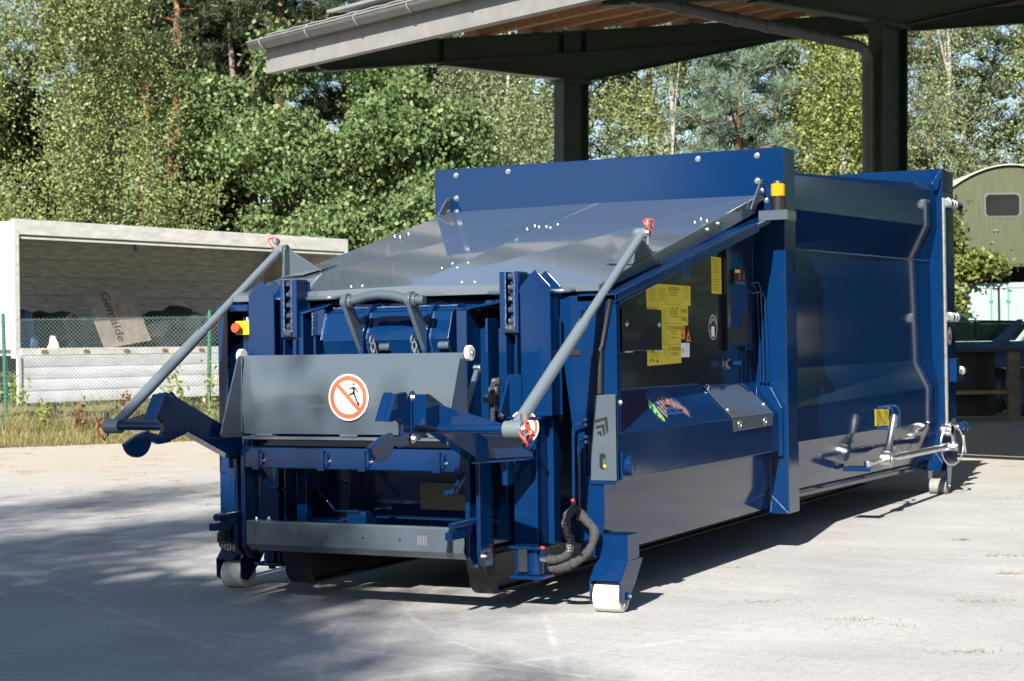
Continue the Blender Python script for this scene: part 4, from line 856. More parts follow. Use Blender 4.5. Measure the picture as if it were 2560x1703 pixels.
mb = M(); mb.cyl((1.25, 6.93, .555), (1.34, 6.93, .555), .052, n=22); mb.prism('x', [(6.88, .60), (6.93, .62), (7.0, .595), (7.06, .53), (7.09, .46), (7.10, .40), (7.04, .375), (6.99, .40), (7.0, .46), (6.96, .52), (6.88, .53)], 1.315, 1.34); mb.cyl((1.27, 7.05, .41), (1.36, 7.05, .41), .04, n=18); mb.prism('x', [(7.12, .56), (7.22, .64), (7.30, .64), (7.33, .56), (7.25, .50)], 1.27, 1.29); mb.cyl((1.27, 7.2, .57), (1.34, 7.2, .57), .028); P("locking_hook", mb, GALV, 0.004)
mb = M(); mb.cyl((1.31, 7.36, .56), (1.31, 7.48, .56), .036, n=8); mb.cyl((1.31, 7.48, .56), (1.31, 7.50, .56), .05, n=8); P("lock_knob", mb, BLUE, 0.003)
mb = M(); cc_ = Vector((1.335, 6.93, .43)); dd_ = Vector((.55, .83, 0)); mb.tube([cc_ + dd_ * .13 * math.cos(t) + Vector((0, 0, .17 * math.sin(t))) for t in [2 * math.pi * i / 28 for i in range(28)]], .007, 6, True); mb.cyl(cc_ + dd_ * .13 + Vector((0, 0, .08)), cc_ + dd_ * .15 + Vector((0, 0, -.07)), .013, n=8); P("safety_cable", mb, GALV, 0)
for y in (5.16, 5.36):
    mb = M(); x = 1.16; mb.tube([(x, y - .0, .812), (1.235, y + .03, .815), (1.262, y + .04, .80), (1.27, y + .04, .77), (1.27, y + .04, .70), (1.262, y + .04, .665), (1.235, y + .03, .652), (x, y, .652)], .011, 8); mb.cyl((1.205, y + .018, .813), (1.212, y + .02, .8135), .016, n=10); P("lever_holder", mb, BLUE, 0)
def wall_x(y, z): # container wall between the two low ridges
    f = (y - 2.87) / 4.23; return 1.105 + (1.194 - 1.105) * f
mb = M(); mb.slab([(wall_x(y, z) + .001, y, z) for y, z in ((5.12, .672), (5.50, .66), (5.50, .786), (5.12, .80))], (.0012, 0, 0)); mb.use(1)
for k in range(6):
    z = .77 - .018 * k; x = wall_x(5.3, z) + .0032
    mb.add([(x - .003, 5.16, z), (x, 5.29 , z), (x, 5.29, z + .005), (x - .003, 5.16, z + .005)], [(0, 1, 2, 3)]); mb.add([(x, 5.33, z), (x + .003, 5.46, z), (x + .003, 5.46, z + .005), (x, 5.33, z + .005)], [(0, 1, 2, 3)])
P("handling_sticker", mb, [YELL, INKG], 0, parent=cont, recalc=False)

# --- hydraulic pipes and sleeved hoses, right front
mb = M(); mb.tube([(.98, .0, .53), (.983, .0, .89), (.99, .0, .91), (1.01, .0, .918), (1.06, .01, .918)], .0085, 8); mb.tube([(1.01, .0, .48), (1.012, .0, .80), (1.02, .0, .825), (1.04, .0, .832), (1.06, .01, .832)], .0085, 8); P("hydraulic_pipe", mb, BLUE, 0)
mb = M()
for z in (.93, .905, .845, .82): mb.box(1.045, 1.065, -.01, .03, z, z + .02)
P("pipe_clamp", mb, BLUE, 0.002); 
for z in (.94, .914, .855, .83): bolt_at((1.053, -.01, z), (0, -1, 0), .006, .004)
def hose(pts, r, seed, sub=7):
    rr = random.Random(seed); Q = []
    V = [Vector(p) for p in pts]; V = [V[0] * 2 - V[1]] + V + [V[-1] * 2 - V[-2]]
    for i in range(1, len(V) - 2):
        for k in range(sub):
            t = k / sub; a, b, c, d = V[i - 1:i + 3]
            Q.append(.5 * ((2 * b) + (c - a) * t + (2 * a - 5 * b + 4 * c - d) * t * t + (3 * b - a - 3 * c + d) * t ** 3))
    Q.append(V[-2]); mb = M(); mb.tube(Q, [r * rr.uniform(.82, 1.15) for _ in Q], 12); return mb, Q
h1, Q1 = hose([(1.0, -.02, .50), (.985, -.09, .47), (.995, -.12, .40), (1.02, -.12, .34), (1.0, -.13, .285), (.95, -.14, .262), (.90, -.14, .258)], .022, 1)
P("hose_sleeve", h1, RUBBER, 0)
h2, Q2 = hose([(1.03, -.03, .475), (1.07, -.06, .45), (1.115, -.06, .40), (1.11, -.08, .33), (1.07, -.10, .272), (1.01, -.12, .235), (.95, -.12, .217), (.90, -.11, .215)], .023, 2)
P("hose_sleeve", h2, RUBBER, 0)
mb = M(); mb.text("MSH", (.999, -.146, .41), (.3, 0, -1), (1, 0, .3), .036); mb.text("MSH", (1.014, -.146, .335), (0, 0, -1), (1, 0, 0), .034); P("sleeve_print", mb, WHLINE, 0)
mb = M(); 
for c in ((.982, -.005, .515), (1.012, -.005, .47), (.845, -.09, .285), (.875, -.115, .26)): mb.cyl(Vector(c) + Vector((0, 0, .018)), Vector(c) - Vector((0, 0, .018)), .015, n=6)
mb.use(1)
for c in ((.982, -.005, .54), (1.012, -.005, .497), (.848, -.09, .31), (.86, -.115, .255), (1.01, -.008, .448)): mb.cyl(Vector(c) + Vector((0, 0, .006)), Vector(c) - Vector((0, 0, .006)), .0135, n=10)
mb.use(2); mb.cyl((.868, -.13, .258), (.905, -.138, .258), .015, n=10); P("hose_fitting", mb, [BLUE, CORD, ZINC], 0.001)
# left hose
h3, Q3 = hose([(-1.02, .03, .40), (-1.08, .0, .375), (-1.12, -.02, .32), (-1.12, -.03, .26), (-1.06, -.04, .228), (-1.01, -.04, .226), (-.97, -.03, .235)], .028, 3)
P("hose_sleeve", h3, RUBBER, 0)
mb = M(); mb.text("MSH", (-1.055, -.078, .235), (1, 0, -.05), (0, 0, 1), .05); P("sleeve_print", mb, WHLINE, 0)
mb = M(); mb.tube([(-.965, -.03, .235), (-.92, -.02, .25)], .014, 8); mb.use(1); mb.cyl((-.95, -.03, .24), (-.935, -.03, .244), .017); mb.cyl((-.925, -.025, .25), (-.915, -.025, .253), .017); P("hose_fitting", mb, [BLUE, CORD], 0)
# --- emergency stop on the left
mb = M(); mb.box(-1.085, -.985, .06, .15, 1.39, 1.468); es = P("emergency_stop", mb, YELLP, 0.006)
mb = M(); mb.cyl((-1.055, .06, 1.43), (-1.055, .035, 1.43), .016); mb.cyl((-1.055, .035, 1.43), (-1.055, .017, 1.43), .030, .027, 20); P("stop_button", mb, REDP, 0.003, parent=es)
mb = M(); mb.tube([(-1.03, .10, 1.468), (-1.03, .11, 1.50), (-1.02, .13, 1.54)], .007, 8); P("cable", mb, WHITE, 0, parent=es)

# ================================================================== swap body trailer behind the fence
ALU = mat("weathered_white_panel", (0.62, 0.60, 0.55), 0.6, noise=0.25, nscale=3, col2=(0.72, 0.71, 0.68), stretch=(1, 1, 3))
INNER = mat("mouldy_inner_boards", (0.64, 0.645, 0.60), 0.8, noise=0.42, nscale=5, col2=(0.82, 0.82, 0.80), stretch=(0.6, 1, 4))
DROPM = mat("dull_aluminium_dropside", (0.58, 0.59, 0.62), 0.55, 0.1, noise=0.22, nscale=2.2, stretch=(0.7, 1, 3))
RUST = mat("rusty_hinge", (0.25, 0.10, 0.04), 0.9, noise=0.4, nscale=20)
CARD = mat("damp_cardboard", (0.20, 0.17, 0.14), 0.9, noise=0.3, nscale=6)
TARP = mat("dark_tarpaulin", (0.012, 0.016, 0.018), 0.6, noise=0.5, nscale=5, bump=0.5, bscale=6)
sbh = math.atan2(0.983, 0.188)
base = yd(-8.42, 29.2)
SBD = thing("trailer_box", "weathered white box trailer with one open long side, standing behind the wire fence", "trailer", base, sbh)
Ls, Dp, z0, z1, zr = 8.3, 2.45, 1.42, 3.38, 3.64
def PT(name, mb, mt, bevel=0.006, parent=SBD, **k): return build(name, mb, mt, parent, bevel, **k)
mb = M(); mb.box(0, Ls, 0.0, 0.10, z1, zr); mb.box(0, Ls, 0.02, 0.06, z1 - .075, z1 - .03); PT("top_rail", mb, ALU)
mb = M(); mb.box(0, Ls, 0.1005, Dp, zr - .09, zr - .03); PT("roof_panel", mb, ALU)
mb = M(); 
for k in range(6): mb.box(0.06, Ls - .06, Dp - .05 - .006 * (k % 2), Dp, z0 + .001 + k * .345, z0 + k * .345 + .335)
mb.box(0.06, Ls - .06, Dp - .03, Dp, z0, zr - .09); PT("back_wall", mb, INNER)
mb = M(); mb.box(0, .055, .11, Dp, z0, zr - .09); PT("end_wall", mb, ALU); mb = M(); mb.box(Ls - .055, Ls, .11, Dp, z0, zr - .09); PT("end_wall", mb, ALU)
mb = M(); mb.box(-.02, .09, -.01, .109, z0 - .15, z1 - .001); PT("corner_post", mb, ALU); mb = M(); mb.box(Ls - .09, Ls + .02, -.01, .109, z0 - .15, z1 - .001); PT("corner_post", mb, ALU)
mb = M(); mb.box(0.1, Ls - .1, 0.0, Dp, z0 - .10, z0); PT("floor", mb, INNER); mb = M(); mb.box(.091, Ls - .091, -.03, -.001, z0 - .10, z0 + .02); rl = PT("sill_rail", mb, ALU)
for k in range(9): mb = M(); mb.box(.5 + .9 * k, .62 + .9 * k, -.045, -.031, z0 - .06, z0 - .01); PT("hinge", mb, RUST, 0.002, parent=rl)
mb = M(); ds = [(-.055, z0 - .11)]
for k in range(4):
    za = z0 - .11 - k * .205; ds += [(-.062, za - .004), (-.062, za - .19), (-.055, za - .197)]
ds += [(-.035, ds[-1][1]), (-.035, z0 - .11)]
mb.prism('x', ds, .05, Ls - .05); dp_ = PT("drop_side", mb, DROPM, 0.004); mb = M(); mb.box(-.02, .049, -.085, -.03, .48, z0 - .11); mb.box(Ls - .049, Ls + .02, -.085, -.03, .48, z0 - .11); PT("drop_side_cap", mb, ALU, parent=dp_)
mb = M(); mb.box(.2, Ls - .2, .5, .6, 1.05, z0 - .101); mb.box(.2, Ls - .2, 1.85, 1.95, 1.05, z0 - .101); PT("chassis_beam", mb, DARK)
for x, y in ((1.0, .3), (1.0, 2.2), (7.3, .3), (7.3, 2.2)): mb = M(); mb.box(x - .05, x + .05, y - .05, y + .05, 0.0, z0 - .101); mb.box(x - .15, x + .15, y - .15, y + .15, 0.0, .03); PT("support_leg", mb, DARK)
mb = M(); mb.box(2.62, 2.69, .03, .06, z1 - .19, z1 - .076); PT("roof_latch", mb, DARK)
def local(x, y, z): return tuple(Matrix.Translation(base) @ Matrix.Rotation(sbh, 4, 'Z') @ Vector((x, y, z)))
# load inside the box
cb = thing("cardboard_sheet", "grey damp cardboard sheet with printed lettering, leaning inside the open trailer box", "cardboard", local(2.35, .55, z0), sbh)
ux, uz = Vector((.95, .0, .13)).normalized(), Vector((-.26, .22, .95)).normalized()
mb = M(); w_, h_ = 1.12, 1.12; mb.slab([ux * 0, ux * w_, ux * w_ * .97 + uz * h_, ux * .0 + uz * h_], (0, .012, 0)); PT("sheet", mb, CARD, 0.002, parent=cb)
mb = M(); nrm = ux.cross(uz) * -.004
if nrm.y > 0: nrm = -nrm
mb.text("Gemälde", ux * .44 + uz * .56 + nrm, -uz, ux, .27); PT("lettering", mb, INK, 0, parent=cb, recalc=False)
def lump(name, label, cat, c, r, mt, seed, sq=.6, group=None):
    bm = bmesh.new(); bmesh.ops.create_icosphere(bm, subdivisions=3, radius=1.0); rr = random.Random(seed); ph = [rr.uniform(0, 6) for _ in range(6)]
    for v in bm.verts:
        k = 1 + .16 * math.sin(4 * v.co.x + ph[0]) + .14 * math.sin(5 * v.co.y + ph[1]) + .12 * math.sin(6 * v.co.z + ph[2]) + .07 * math.sin(13 * v.co.x + ph[3]) * math.sin(11 * v.co.z + ph[4])
        v.co = Vector((v.co.x * r[0] * k, v.co.y * r[1] * k, max(-.35, v.co.z) * r[2] * k + r[2] * .35))
    me = bpy.data.meshes.new(name); bm.to_mesh(me); bm.free(); me.materials.append(mt)
    o = bpy.data.objects.new(name, me); COL.objects.link(o); o.location = c; o.rotation_euler = (0, 0, sbh); return tag(o, label, cat, group)
BLUT = mat("blue_tarpaulin", (0.02, 0.07, 0.18), 0.5, noise=0.4, nscale=8, bump=.5, bscale=8); RAG = mat("white_rag", (0.6, 0.6, 0.58), 0.8, noise=.2, nscale=12, bump=.5, bscale=15)
GREYB = mat("grey_foam", (0.13, 0.13, 0.14), 0.9, noise=.4, nscale=6)
lump("tarpaulin_heap", "black crumpled tarpaulin heap beside the leaning cardboard in the trailer box", "tarpaulin", local(1.35, 1.0, z0), (.75, .5, .5), TARP, 1)
lump("tarpaulin_heap", "long dark tarpaulin roll heaped right of the leaning cardboard sheet", "tarpaulin", local(4.35, 1.0, z0), (.9, .5, .62), TARP, 2)
lump("tarpaulin_heap", "dark tarpaulin pile at the far right end of the open trailer box", "tarpaulin", local(6.4, .9, z0), (1.1, .6, .52), TARP, 6)
lump("tarpaulin_bundle", "small blue tarpaulin bundle at the left corner of the trailer box", "tarpaulin", local(.42, .4, z0), (.26, .3, .42), BLUT, 3)
lump("rag", "crumpled white rag lying on the left floor of the trailer box", "rag", local(.95, .22, z0), (.10, .1, .14), RAG, 4)
lump("foam_block", "pale grey foam lump lying behind the cardboard in the trailer", "foam", local(3.5, 1.2, z0), (.45, .3, .55), GREYB, 5)
mb = M(); mb.cyl((0, 0, .05), (2.2, .1, .07), .035); mb.cyl((-.03, 0, .05), (.0, 0, .05), .055); rp = build("steel_pipe", mb, RUST, bevel=.002); rp.location = local(5.1, .1, z0); rp.rotation_euler = (0, 0, sbh); tag(rp, "rusty red steel pipe lying along the trailer box sill", "pipe")
lump("sand_sack", "pale yellow sack beside the rusty pipe in the trailer box", "sack", local(6.1, .35, z0), (.5, .3, .26), mat("pale_sack", (0.5, 0.42, 0.24), .9, noise=.3, nscale=10), 8)

# ================================================================== wire fence
FGREEN = mat("green_fence_plastic", (0.015, 0.12, 0.075), 0.45, noise=0.2, nscale=3); WIREM = mat("green_coated_wire", (0.14, 0.20, 0.19), 0.5)
FN = thing("wire_fence", "green chain link fence with round posts in front of the open trailer box", "fence", yd(-7.96, 27.0, 0.1), YROT)
fx0, fx1, fh = -4.0, 7.6, 1.80
for k, x in enumerate((-3.2, 0.0, 3.2, 6.4)):
    mb = M(); ln = 0.02 if k == 1 else (-.02 if k == 2 else 0); mb.cyl((x + ln, .0, -.15), (x - ln, 0, fh + .06), .031, n=12); mb.cyl((x - ln, 0, fh + .06), (x - ln, 0, fh + .085), .034, .01, n=12); build("post", mb, FGREEN, FN, 0)
mb = M(); st = .064
def wire(a, b, r=.002):
    a, b = Vector(a), Vector(b); d = (b - a).normalized(); w = Vector((d.z, 0, -d.x)) * r; n_ = Vector((0, r, 0)); mb.add([a + w, a + n_, a - w, a - n_, b + w, b + n_, b - w, b - n_], [(0, 1, 5, 4), (1, 2, 6, 5), (2, 3, 7, 6), (3, 0, 4, 7)])
k0 = int((fx1 - fx0 + fh) / st)
for k in range(-int(fh / st), k0):
    x = fx0 + k * st; a, b = max(fx0, x), min(fx1, x + fh)
    if b > a: wire((a, -.036, .0 + a - x), (b, -.036, b - x)); wire((a, -.041, fh - (a - x)), (b, -.041, fh - (b - x)))
for z in (.05, .9, fh - .03): wire((fx0, -.045, z), (fx1, -.045, z), .002)
build("mesh", mb, WIREM, FN, 0, recalc=False)

# ================================================================== objects at the right, behind
TEAL = mat("teal_container_paint", (0.26, 0.37, 0.33), 0.5, noise=0.18, nscale=3); TEALD = mat("teal_lock_rods", (0.07, 0.26, 0.17), 0.5)
CT = thing("shipping_container", "faded teal shipping container seen from its door end, overgrown with ivy", "container", yd(9.53, 38), YROT)
mb = M(); mb.box(0, 2.44, .06, 6.0, .15, 2.56); build("body", mb, TEAL, CT, .01)
mb = M(); mb.box(0, .09, -.02, .059, .0, 2.62); mb.box(2.35, 2.44, -.02, .059, .0, 2.62); mb.box(.0901, 2.3499, -.02, .059, 2.5, 2.62); mb.box(.0901, 2.3499, -.02, .059, .0, .14); build("door_frame", mb, TEAL, CT, .008)
for x0 in (.10, 1.235):
    mb = M(); mb.box(x0, x0 + 1.1, -.005, .05, .16, 2.49); d = build("door", mb, TEAL, CT, .006)
    mb = M()
    for z in (.8, 1.4): mb.box(x0 + .05, x0 + 1.05, -.011, -.0055, z, z + .03)
    build("door_rib", mb, TEAL, d, 0)
    xs = (x0 + .35, x0 + .93) if x0 < 1 else (x0 + .17, x0 + .75)
    for x in xs:
        mb = M(); mb.cyl((x, -.035, .1), (x, -.035, 2.56), .017, n=8)
        for z in (.25, .9, 1.6, 2.2): mb.box(x - .035, x + .035, -.05, -.0055, z, z + .05)
        build("lock_rod", mb, TEALD, d, 0)
mb = M(); mb.box(1.18, 1.225, -.012, .0, .16, 2.49); build("door_seal", mb, BLACK, CT, 0)
mb = M(); mb.box(1.10, 1.16, -.06, -.02, 2.50, 2.58); mb.box(1.28, 1.34, -.06, -.02, 2.50, 2.58); build("lock_keeper", mb, WHITE, CT, .003)
mb = M(); mb.box(1.72, 2.05, -.0085, -.0055, 2.05, 2.28); build("faded_plate", mb, mat("faded_white_plate", (0.45, 0.52, 0.49), .6), CT, 0)
for x in (.0, 2.34): mb = M(); mb.box(x, x + .11, -.03, .1, 2.621, 2.70); build("corner_casting", mb, TEAL, CT, .006)
OLIVE = mat("olive_trailer_paint", (0.060, 0.070, 0.036), 0.55, noise=0.22, nscale=3, stretch=(6, 1, .5)); TIMB2 = mat("grey_timber_beam", (0.30, 0.19, 0.10), .8, noise=.4, nscale=4)
WG = thing("site_wagon", "olive green construction wagon with arched roof, parked on timbers on the teal container", "wagon", yd(9.62, 38.15, 2.98), YROT)
wx = 2.9; arch = [(0, 1.62)] + [(wx * i / 16, 1.62 + .62 * math.sin(math.pi * i / 16) ** .8) for i in range(1, 16)] + [(wx, 1.62)]
mb = M(); mb.prism('y', [(0, 0)] + arch + [(wx, 0)], 0, 5.2); build("body", mb, OLIVE, WG, .01)
mb = M(); ro = [(x + (x - wx / 2) * .03, z + .03) for x, z in arch]; ri = [(x, z + .003) for x, z in arch]
n_ = len(ro)
for i in range(n_ - 1): mb.add([(ro[i][0], -.08, ro[i][1]), (ro[i + 1][0], -.08, ro[i + 1][1]), (ri[i + 1][0], -.08, ri[i + 1][1]), (ri[i][0], -.08, ri[i][1]), (ro[i][0], 5.3, ro[i][1]), (ro[i + 1][0], 5.3, ro[i + 1][1]), (ri[i + 1][0], 5.3, ri[i + 1][1]), (ri[i][0], 5.3, ri[i][1])], [(0, 1, 2, 3), (0, 4, 5, 1), (3, 2, 6, 7), (4, 7, 6, 5)])
build("roof", mb, mat("roofing_felt", (0.32, 0.33, 0.28), .8, noise=.2, nscale=4), WG, 0)
wq = [(1.27 + .37 * sx * (1 - .0), 1.36 + .235 * sz) for sx, sz in ((-1, -.75), (-.85, -1), (.85, -1), (1, -.75), (1, .75), (.85, 1), (-.85, 1), (-1, .75))]
mb = M(); mb.prism('y', [(1.28 + (x - 1.27) * 1.12, 1.36 + (z - 1.36) * 1.15) for x, z in wq], -.02, -.001); fr_ = build("window", mb, mat("grey_rubber_seal", (0.10, 0.10, 0.105), .6), WG, .008)
mb = M(); mb.prism('y', wq, -.024, -.0205); build("pane", mb, mat("dark_window_glass", (0.010, 0.011, 0.010), .25, 0, .15), fr_, 0)
mb = M(); mb.box(.55, 1.95, -.012, -.001, .05, 1.62); build("door", mb, OLIVE, WG, .004)
mb = M(); mb.box(.6, .72, -.05, -.0125, .78, .82); mb.box(.645, .67, -.03, -.0125, .72, .78); build("door_handle", mb, GALV, WG, .003).location = (.45, 0, 0)
for z in (.62, 1.46): mb = M(); mb.box(.46, .64, -.024, -.0125, z, z + .05); mb.box(.50, .53, -.024, -.0125, z - .05, z + .09); build("hinge", mb, OLIVE, WG, .003)
for k, x in enumerate((2.05, .15)):
    tmb = M(); tmb.box(0, .75, 0, 4.8, 0, .27); o = build("timber_beam", tmb, TIMB2, None, .008); o.location = yd(9.62 + x, 38.2, 2.703); o.rotation_euler = (0, 0, YROT); tag(o, ["pale timber beam under the right side of the olive wagon", "timber beam under the ivy covered left side of the olive wagon"][k], "timber", "timbers under the wagon")
SKIPG = mat("dark_green_skip_paint", (0.012, 0.06, 0.04), .5, noise=.3, nscale=4); BLUT2 = mat("faded_blue_trailer_paint", (0.02, 0.075, 0.22), .5, noise=.3, nscale=4)
SK = thing("waste_skip", "dark green open waste skip standing on the blue flatbed trailer", "skip", yd(6.3, 30.5, 1.33), YROT)
mb = M(); mb.prism('y', [(.25, 0), (2.6, 0), (2.85, .30), (.0, .30)], 0, 1.7); build("hull", mb, SKIPG, SK, .008)
mb = M(); mb.box(-.03, 2.88, -.04, .02, .301, .34); mb.tube([(.3, -.05, .36), (1.5, -.05, .38), (1.52, -.05, .42), (1.7, -.05, .42), (1.72, -.05, .36), (2.6, -.05, .34)], .016, 6); build("rim", mb, SKIPG, SK, .004)
for x in (.5, 1.2, 1.9): mb = M(); mb.box(x, x + .06, -.05, .12, .02, .30); build("side_rib", mb, SKIPG, SK, .004)
FT = thing("flatbed_trailer", "faded blue flatbed trailer in the shade under the carport roof", "trailer", yd(6.1, 30.2, 0), YROT)
mb = M(); mb.box(.3, 4.2, 0, 2.3, 1.18, 1.32); build("deck", mb, BLUT2, FT, .008)
mb = M(); mb.box(-1.2, .295, .0, .08, 1.20, 1.26); build("drawbar", mb, WHITE, FT, .004)
for x in (2.9,):
    for y in (.15, 1.9):
        mb = M(); mb.cyl((x, y, .42), (x, y + .25, .42), .42, n=28); w = build("wheel", mb, BLACK, FT, .03); mb = M(); mb.cyl((x, y - .01, .42), (x, y + .0, .42), .2, n=20); build("rim", mb, BLUT2, w, .004)
mb = M(); mb.box(1.6, 3.8, .6, .7, .85, 1.179); mb.box(1.6, 3.8, 1.6, 1.7, .85, 1.179); build("frame", mb, BLUT2, FT, .006)
mb = M(); mb.slab([(2.3, -.03, 1.32), (2.75, -.03, 1.7), (2.85, -.03, 1.7), (2.6, -.03, 1.32)], (0, .03, 0)); build("side_stay", mb, BLUT2, FT, .004)
RK = thing("timber_rack", "dark timber rack with pale posts standing in the shade below the flatbed", "rack", yd(6.6, 28.6, 0), YROT)
for x in (.0, 1.62):
    mb = M(); mb.box(x, x + .2, 0, .14, 0, 1.14); build("post", mb, mat("weathered_post_timber", (0.16, 0.135, 0.10), .8, noise=.4, nscale=5), RK, .006)
mb = M(); mb.box(.0, 1.85, -.02, .9, 1.141, 1.2); build("top_board", mb, DARK, RK, .006); mb = M(); mb.box(.2005, 1.6195, .02, .8, .44, .5); build("shelf_board", mb, TIMB2, RK, .006); mb = M(); mb.box(.2005, 1.6195, .80, .84, .05, 1.14); build("back_board", mb, DARK, RK, .004)

# ================================================================== vegetation
def leaf_mat(name, cols, trans=0.3):
    mt = bpy.data.materials.new(name); mt.use_nodes = True; n, l = mt.node_tree.nodes, mt.node_tree.links; p = n["Principled BSDF"]
    p.inputs["Roughness"].default_value = .5; p.inputs["Specular IOR Level"].default_value = .35
    g = n.new("ShaderNodeNewGeometry"); r = n.new("ShaderNodeValToRGB"); l.new(g.outputs["Random Per Island"], r.inputs[0])
    while len(r.color_ramp.elements) < len(cols): r.color_ramp.elements.new(.5)
    for i, c in enumerate(cols): r.color_ramp.elements[i].position = i / (len(cols) - 1); r.color_ramp.elements[i].color = (*c, 1)
    l.new(r.outputs[0], p.inputs["Base Color"]); t = n.new("ShaderNodeBsdfTranslucent"); mx = n.new("ShaderNodeMixShader"); mx.inputs[0].default_value = trans
    hs = n.new("ShaderNodeHueSaturation"); hs.inputs["Value"].default_value = 1.3; hs.inputs["Hue"].default_value = .485; l.new(r.outputs[0], hs.inputs["Color"]); l.new(hs.outputs[0], t.inputs["Color"])
    l.new(p.outputs[0], mx.inputs[1]); l.new(t.outputs[0], mx.inputs[2]); l.new(mx.outputs[0], n["Material Output"].inputs[0]); return mt
L_BIRCH = leaf_mat("birch_leaf", [(0.117, 0.159, 0.058), (0.159, 0.207, 0.076), (0.193, 0.241, 0.091), (0.228, 0.269, 0.103), (0.276, 0.283, 0.110)])
L_BIRCHY = leaf_mat("birch_leaf_yellowing", [(0.150, 0.194, 0.056), (0.194, 0.237, 0.069), (0.231, 0.269, 0.081), (0.275, 0.294, 0.094)])
L_BIRCHG = leaf_mat("birch_leaf_grey_green", [(0.133, 0.175, 0.084), (0.175, 0.217, 0.105), (0.210, 0.252, 0.126), (0.252, 0.280, 0.140)])
L_OAK = leaf_mat("oak_leaf", [(0.050, 0.095, 0.033), (0.081, 0.135, 0.047), (0.118, 0.176, 0.066), (0.154, 0.213, 0.081), (0.206, 0.243, 0.088)], .25)
L_OAKD = leaf_mat("dark_oak_leaf", [(0.027, 0.056, 0.015), (0.044, 0.081, 0.020), (0.062, 0.106, 0.025), (0.094, 0.125, 0.037)], .2)
L_PINE = leaf_mat("pine_needle", [(0.030, 0.048, 0.024), (0.048, 0.072, 0.034), (0.072, 0.090, 0.042)], .1)
L_BPINE = leaf_mat("blue_pine_needle", [(0.071, 0.122, 0.086), (0.108, 0.172, 0.122), (0.159, 0.223, 0.159), (0.201, 0.245, 0.159)], .15)
L_BUSH = leaf_mat("bramble_leaf", [(.05, .09, .02), (.10, .14, .03), (.17, .19, .05), (.24, .24, .06)])
BARK_B = mat("birch_bark", (0.30, 0.28, 0.25), .8, noise=.6, nscale=3, col2=(.42, .40, .36), stretch=(1, 1, 5)); BARK_P = mat("pine_bark", (0.20, 0.09, 0.045), .9, noise=.5, nscale=5, col2=(.30, .15, .075), stretch=(1, 1, .3), bump=.5, bscale=12); BARK_O = mat("oak_bark", (0.09, 0.07, 0.055), .9, noise=.4, nscale=6, bump=.5, bscale=10)
def quads(P_, size, rng, aspect=1.5, up=None, upw=0.0):
    n = len(P_); a = rng.normal(size=(n, 3)); 
    if up is not None: a = a * (1 - upw) + np.array(up) * upw * 1.6
    a /= np.linalg.norm(a, axis=1, keepdims=True); b = rng.normal(size=(n, 3)); b -= a * (a * b).sum(1, keepdims=True); b /= np.linalg.norm(b, axis=1, keepdims=True)
    s = (size * rng.uniform(.65, 1.25, n))[:, None]; a = a * s * aspect * .5; b = b * s * .5
    V = np.stack([P_ - a, P_ + b * .9 - a * .1, P_ + a, P_ - b * .9 - a * .1], 1).reshape(-1, 3); return V
def quad_obj(name, V, mt, parent):
    n = len(V) // 4; me = bpy.data.meshes.new(name); me.vertices.add(4 * n); me.vertices.foreach_set("co", V.astype(np.float32).ravel())
    me.loops.add(4 * n); me.loops.foreach_set("vertex_index", np.arange(4 * n, dtype=np.int32)); me.polygons.add(n)
    me.polygons.foreach_set("loop_start", np.arange(0, 4 * n, 4, dtype=np.int32)); me.update(calc_edges=True); me.materials.append(mt)
    o = bpy.data.objects.new(name, me); COL.objects.link(o); o.parent = parent; return o
def clump_pts(rng, blobs, ncl, per, sig, shell=.55):
    """clump centres through a set of ellipsoids, denser toward the outside; leaves scattered round each"""
    vol = np.array([b[3] * b[4] * b[5] for b in blobs]) ** .75; pick = rng.choice(len(blobs), ncl, p=vol / vol.sum())
    B = np.array(blobs)[pick]; d = rng.normal(size=(ncl, 3)); d /= np.linalg.norm(d, axis=1, keepdims=True); r = rng.uniform(0, 1, ncl) ** (1 - shell)
    Cc = B[:, :3] + d * r[:, None] * B[:, 3:]; sz = rng.uniform(.6, 1.4, ncl)
    k = rng.poisson(per, ncl) + 3; idx = np.repeat(np.arange(ncl), k)
    return Cc, Cc[idx] + rng.normal(size=(len(idx), 3)) * np.array(sig) * sz[idx][:, None]
def tree(name, label, cat, loc, rot, blobs, lm, bm_, h, tr, ncl, per, sig, leaf, seed, group=None, aspect=1.5, lean=(0, 0), limbs=14, needles=False, shell=.55, upw=.0, limb_r=.05, low=.25):
    rng = np.random.default_rng(seed); t = thing(name, label, cat, loc, rot, group)
    Cc, Pp = clump_pts(rng, blobs, ncl, per, sig, shell); Pp = Pp[Pp[:, 2] > .05]
    quad_obj("crown", quads(Pp, leaf, rng, aspect, (0, 0, 1), upw), lm, t)
    mb = M(); k = 9; pts = [(lean[0] * (i / k) ** 1.3 + .07 * math.sin(i * 1.7 + seed), lean[1] * i / k + .06 * math.cos(i * 1.3 + seed), h * i / k - .1) for i in range(k + 1)]
    mb.tube(pts, [tr * (1 - .85 * i / k) + .01 for i in range(k + 1)], 9)
    for j in range(limbs):
        c = Cc[rng.integers(len(Cc))]; f = min(.92, max(low, (c[2] / h) * rng.uniform(.55, .85))); i = f * k; i0 = int(i); a = Vector(pts[i0]).lerp(Vector(pts[min(k, i0 + 1)]), i - i0); b = Vector(c)
        m1 = a.lerp(b, .5) + Vector((0, 0, .12 * (b - a).length)); r0 = limb_r * (1 - .6 * f); mb.tube([a, a.lerp(m1, .5), m1, m1.lerp(b, .6), b], [r0, r0 * .8, r0 * .6, r0 * .4, .006], 6)
    build("trunk", mb, bm_, t, 0, recalc=False); return t
bw = "deciduous trees at the edge of the wood"
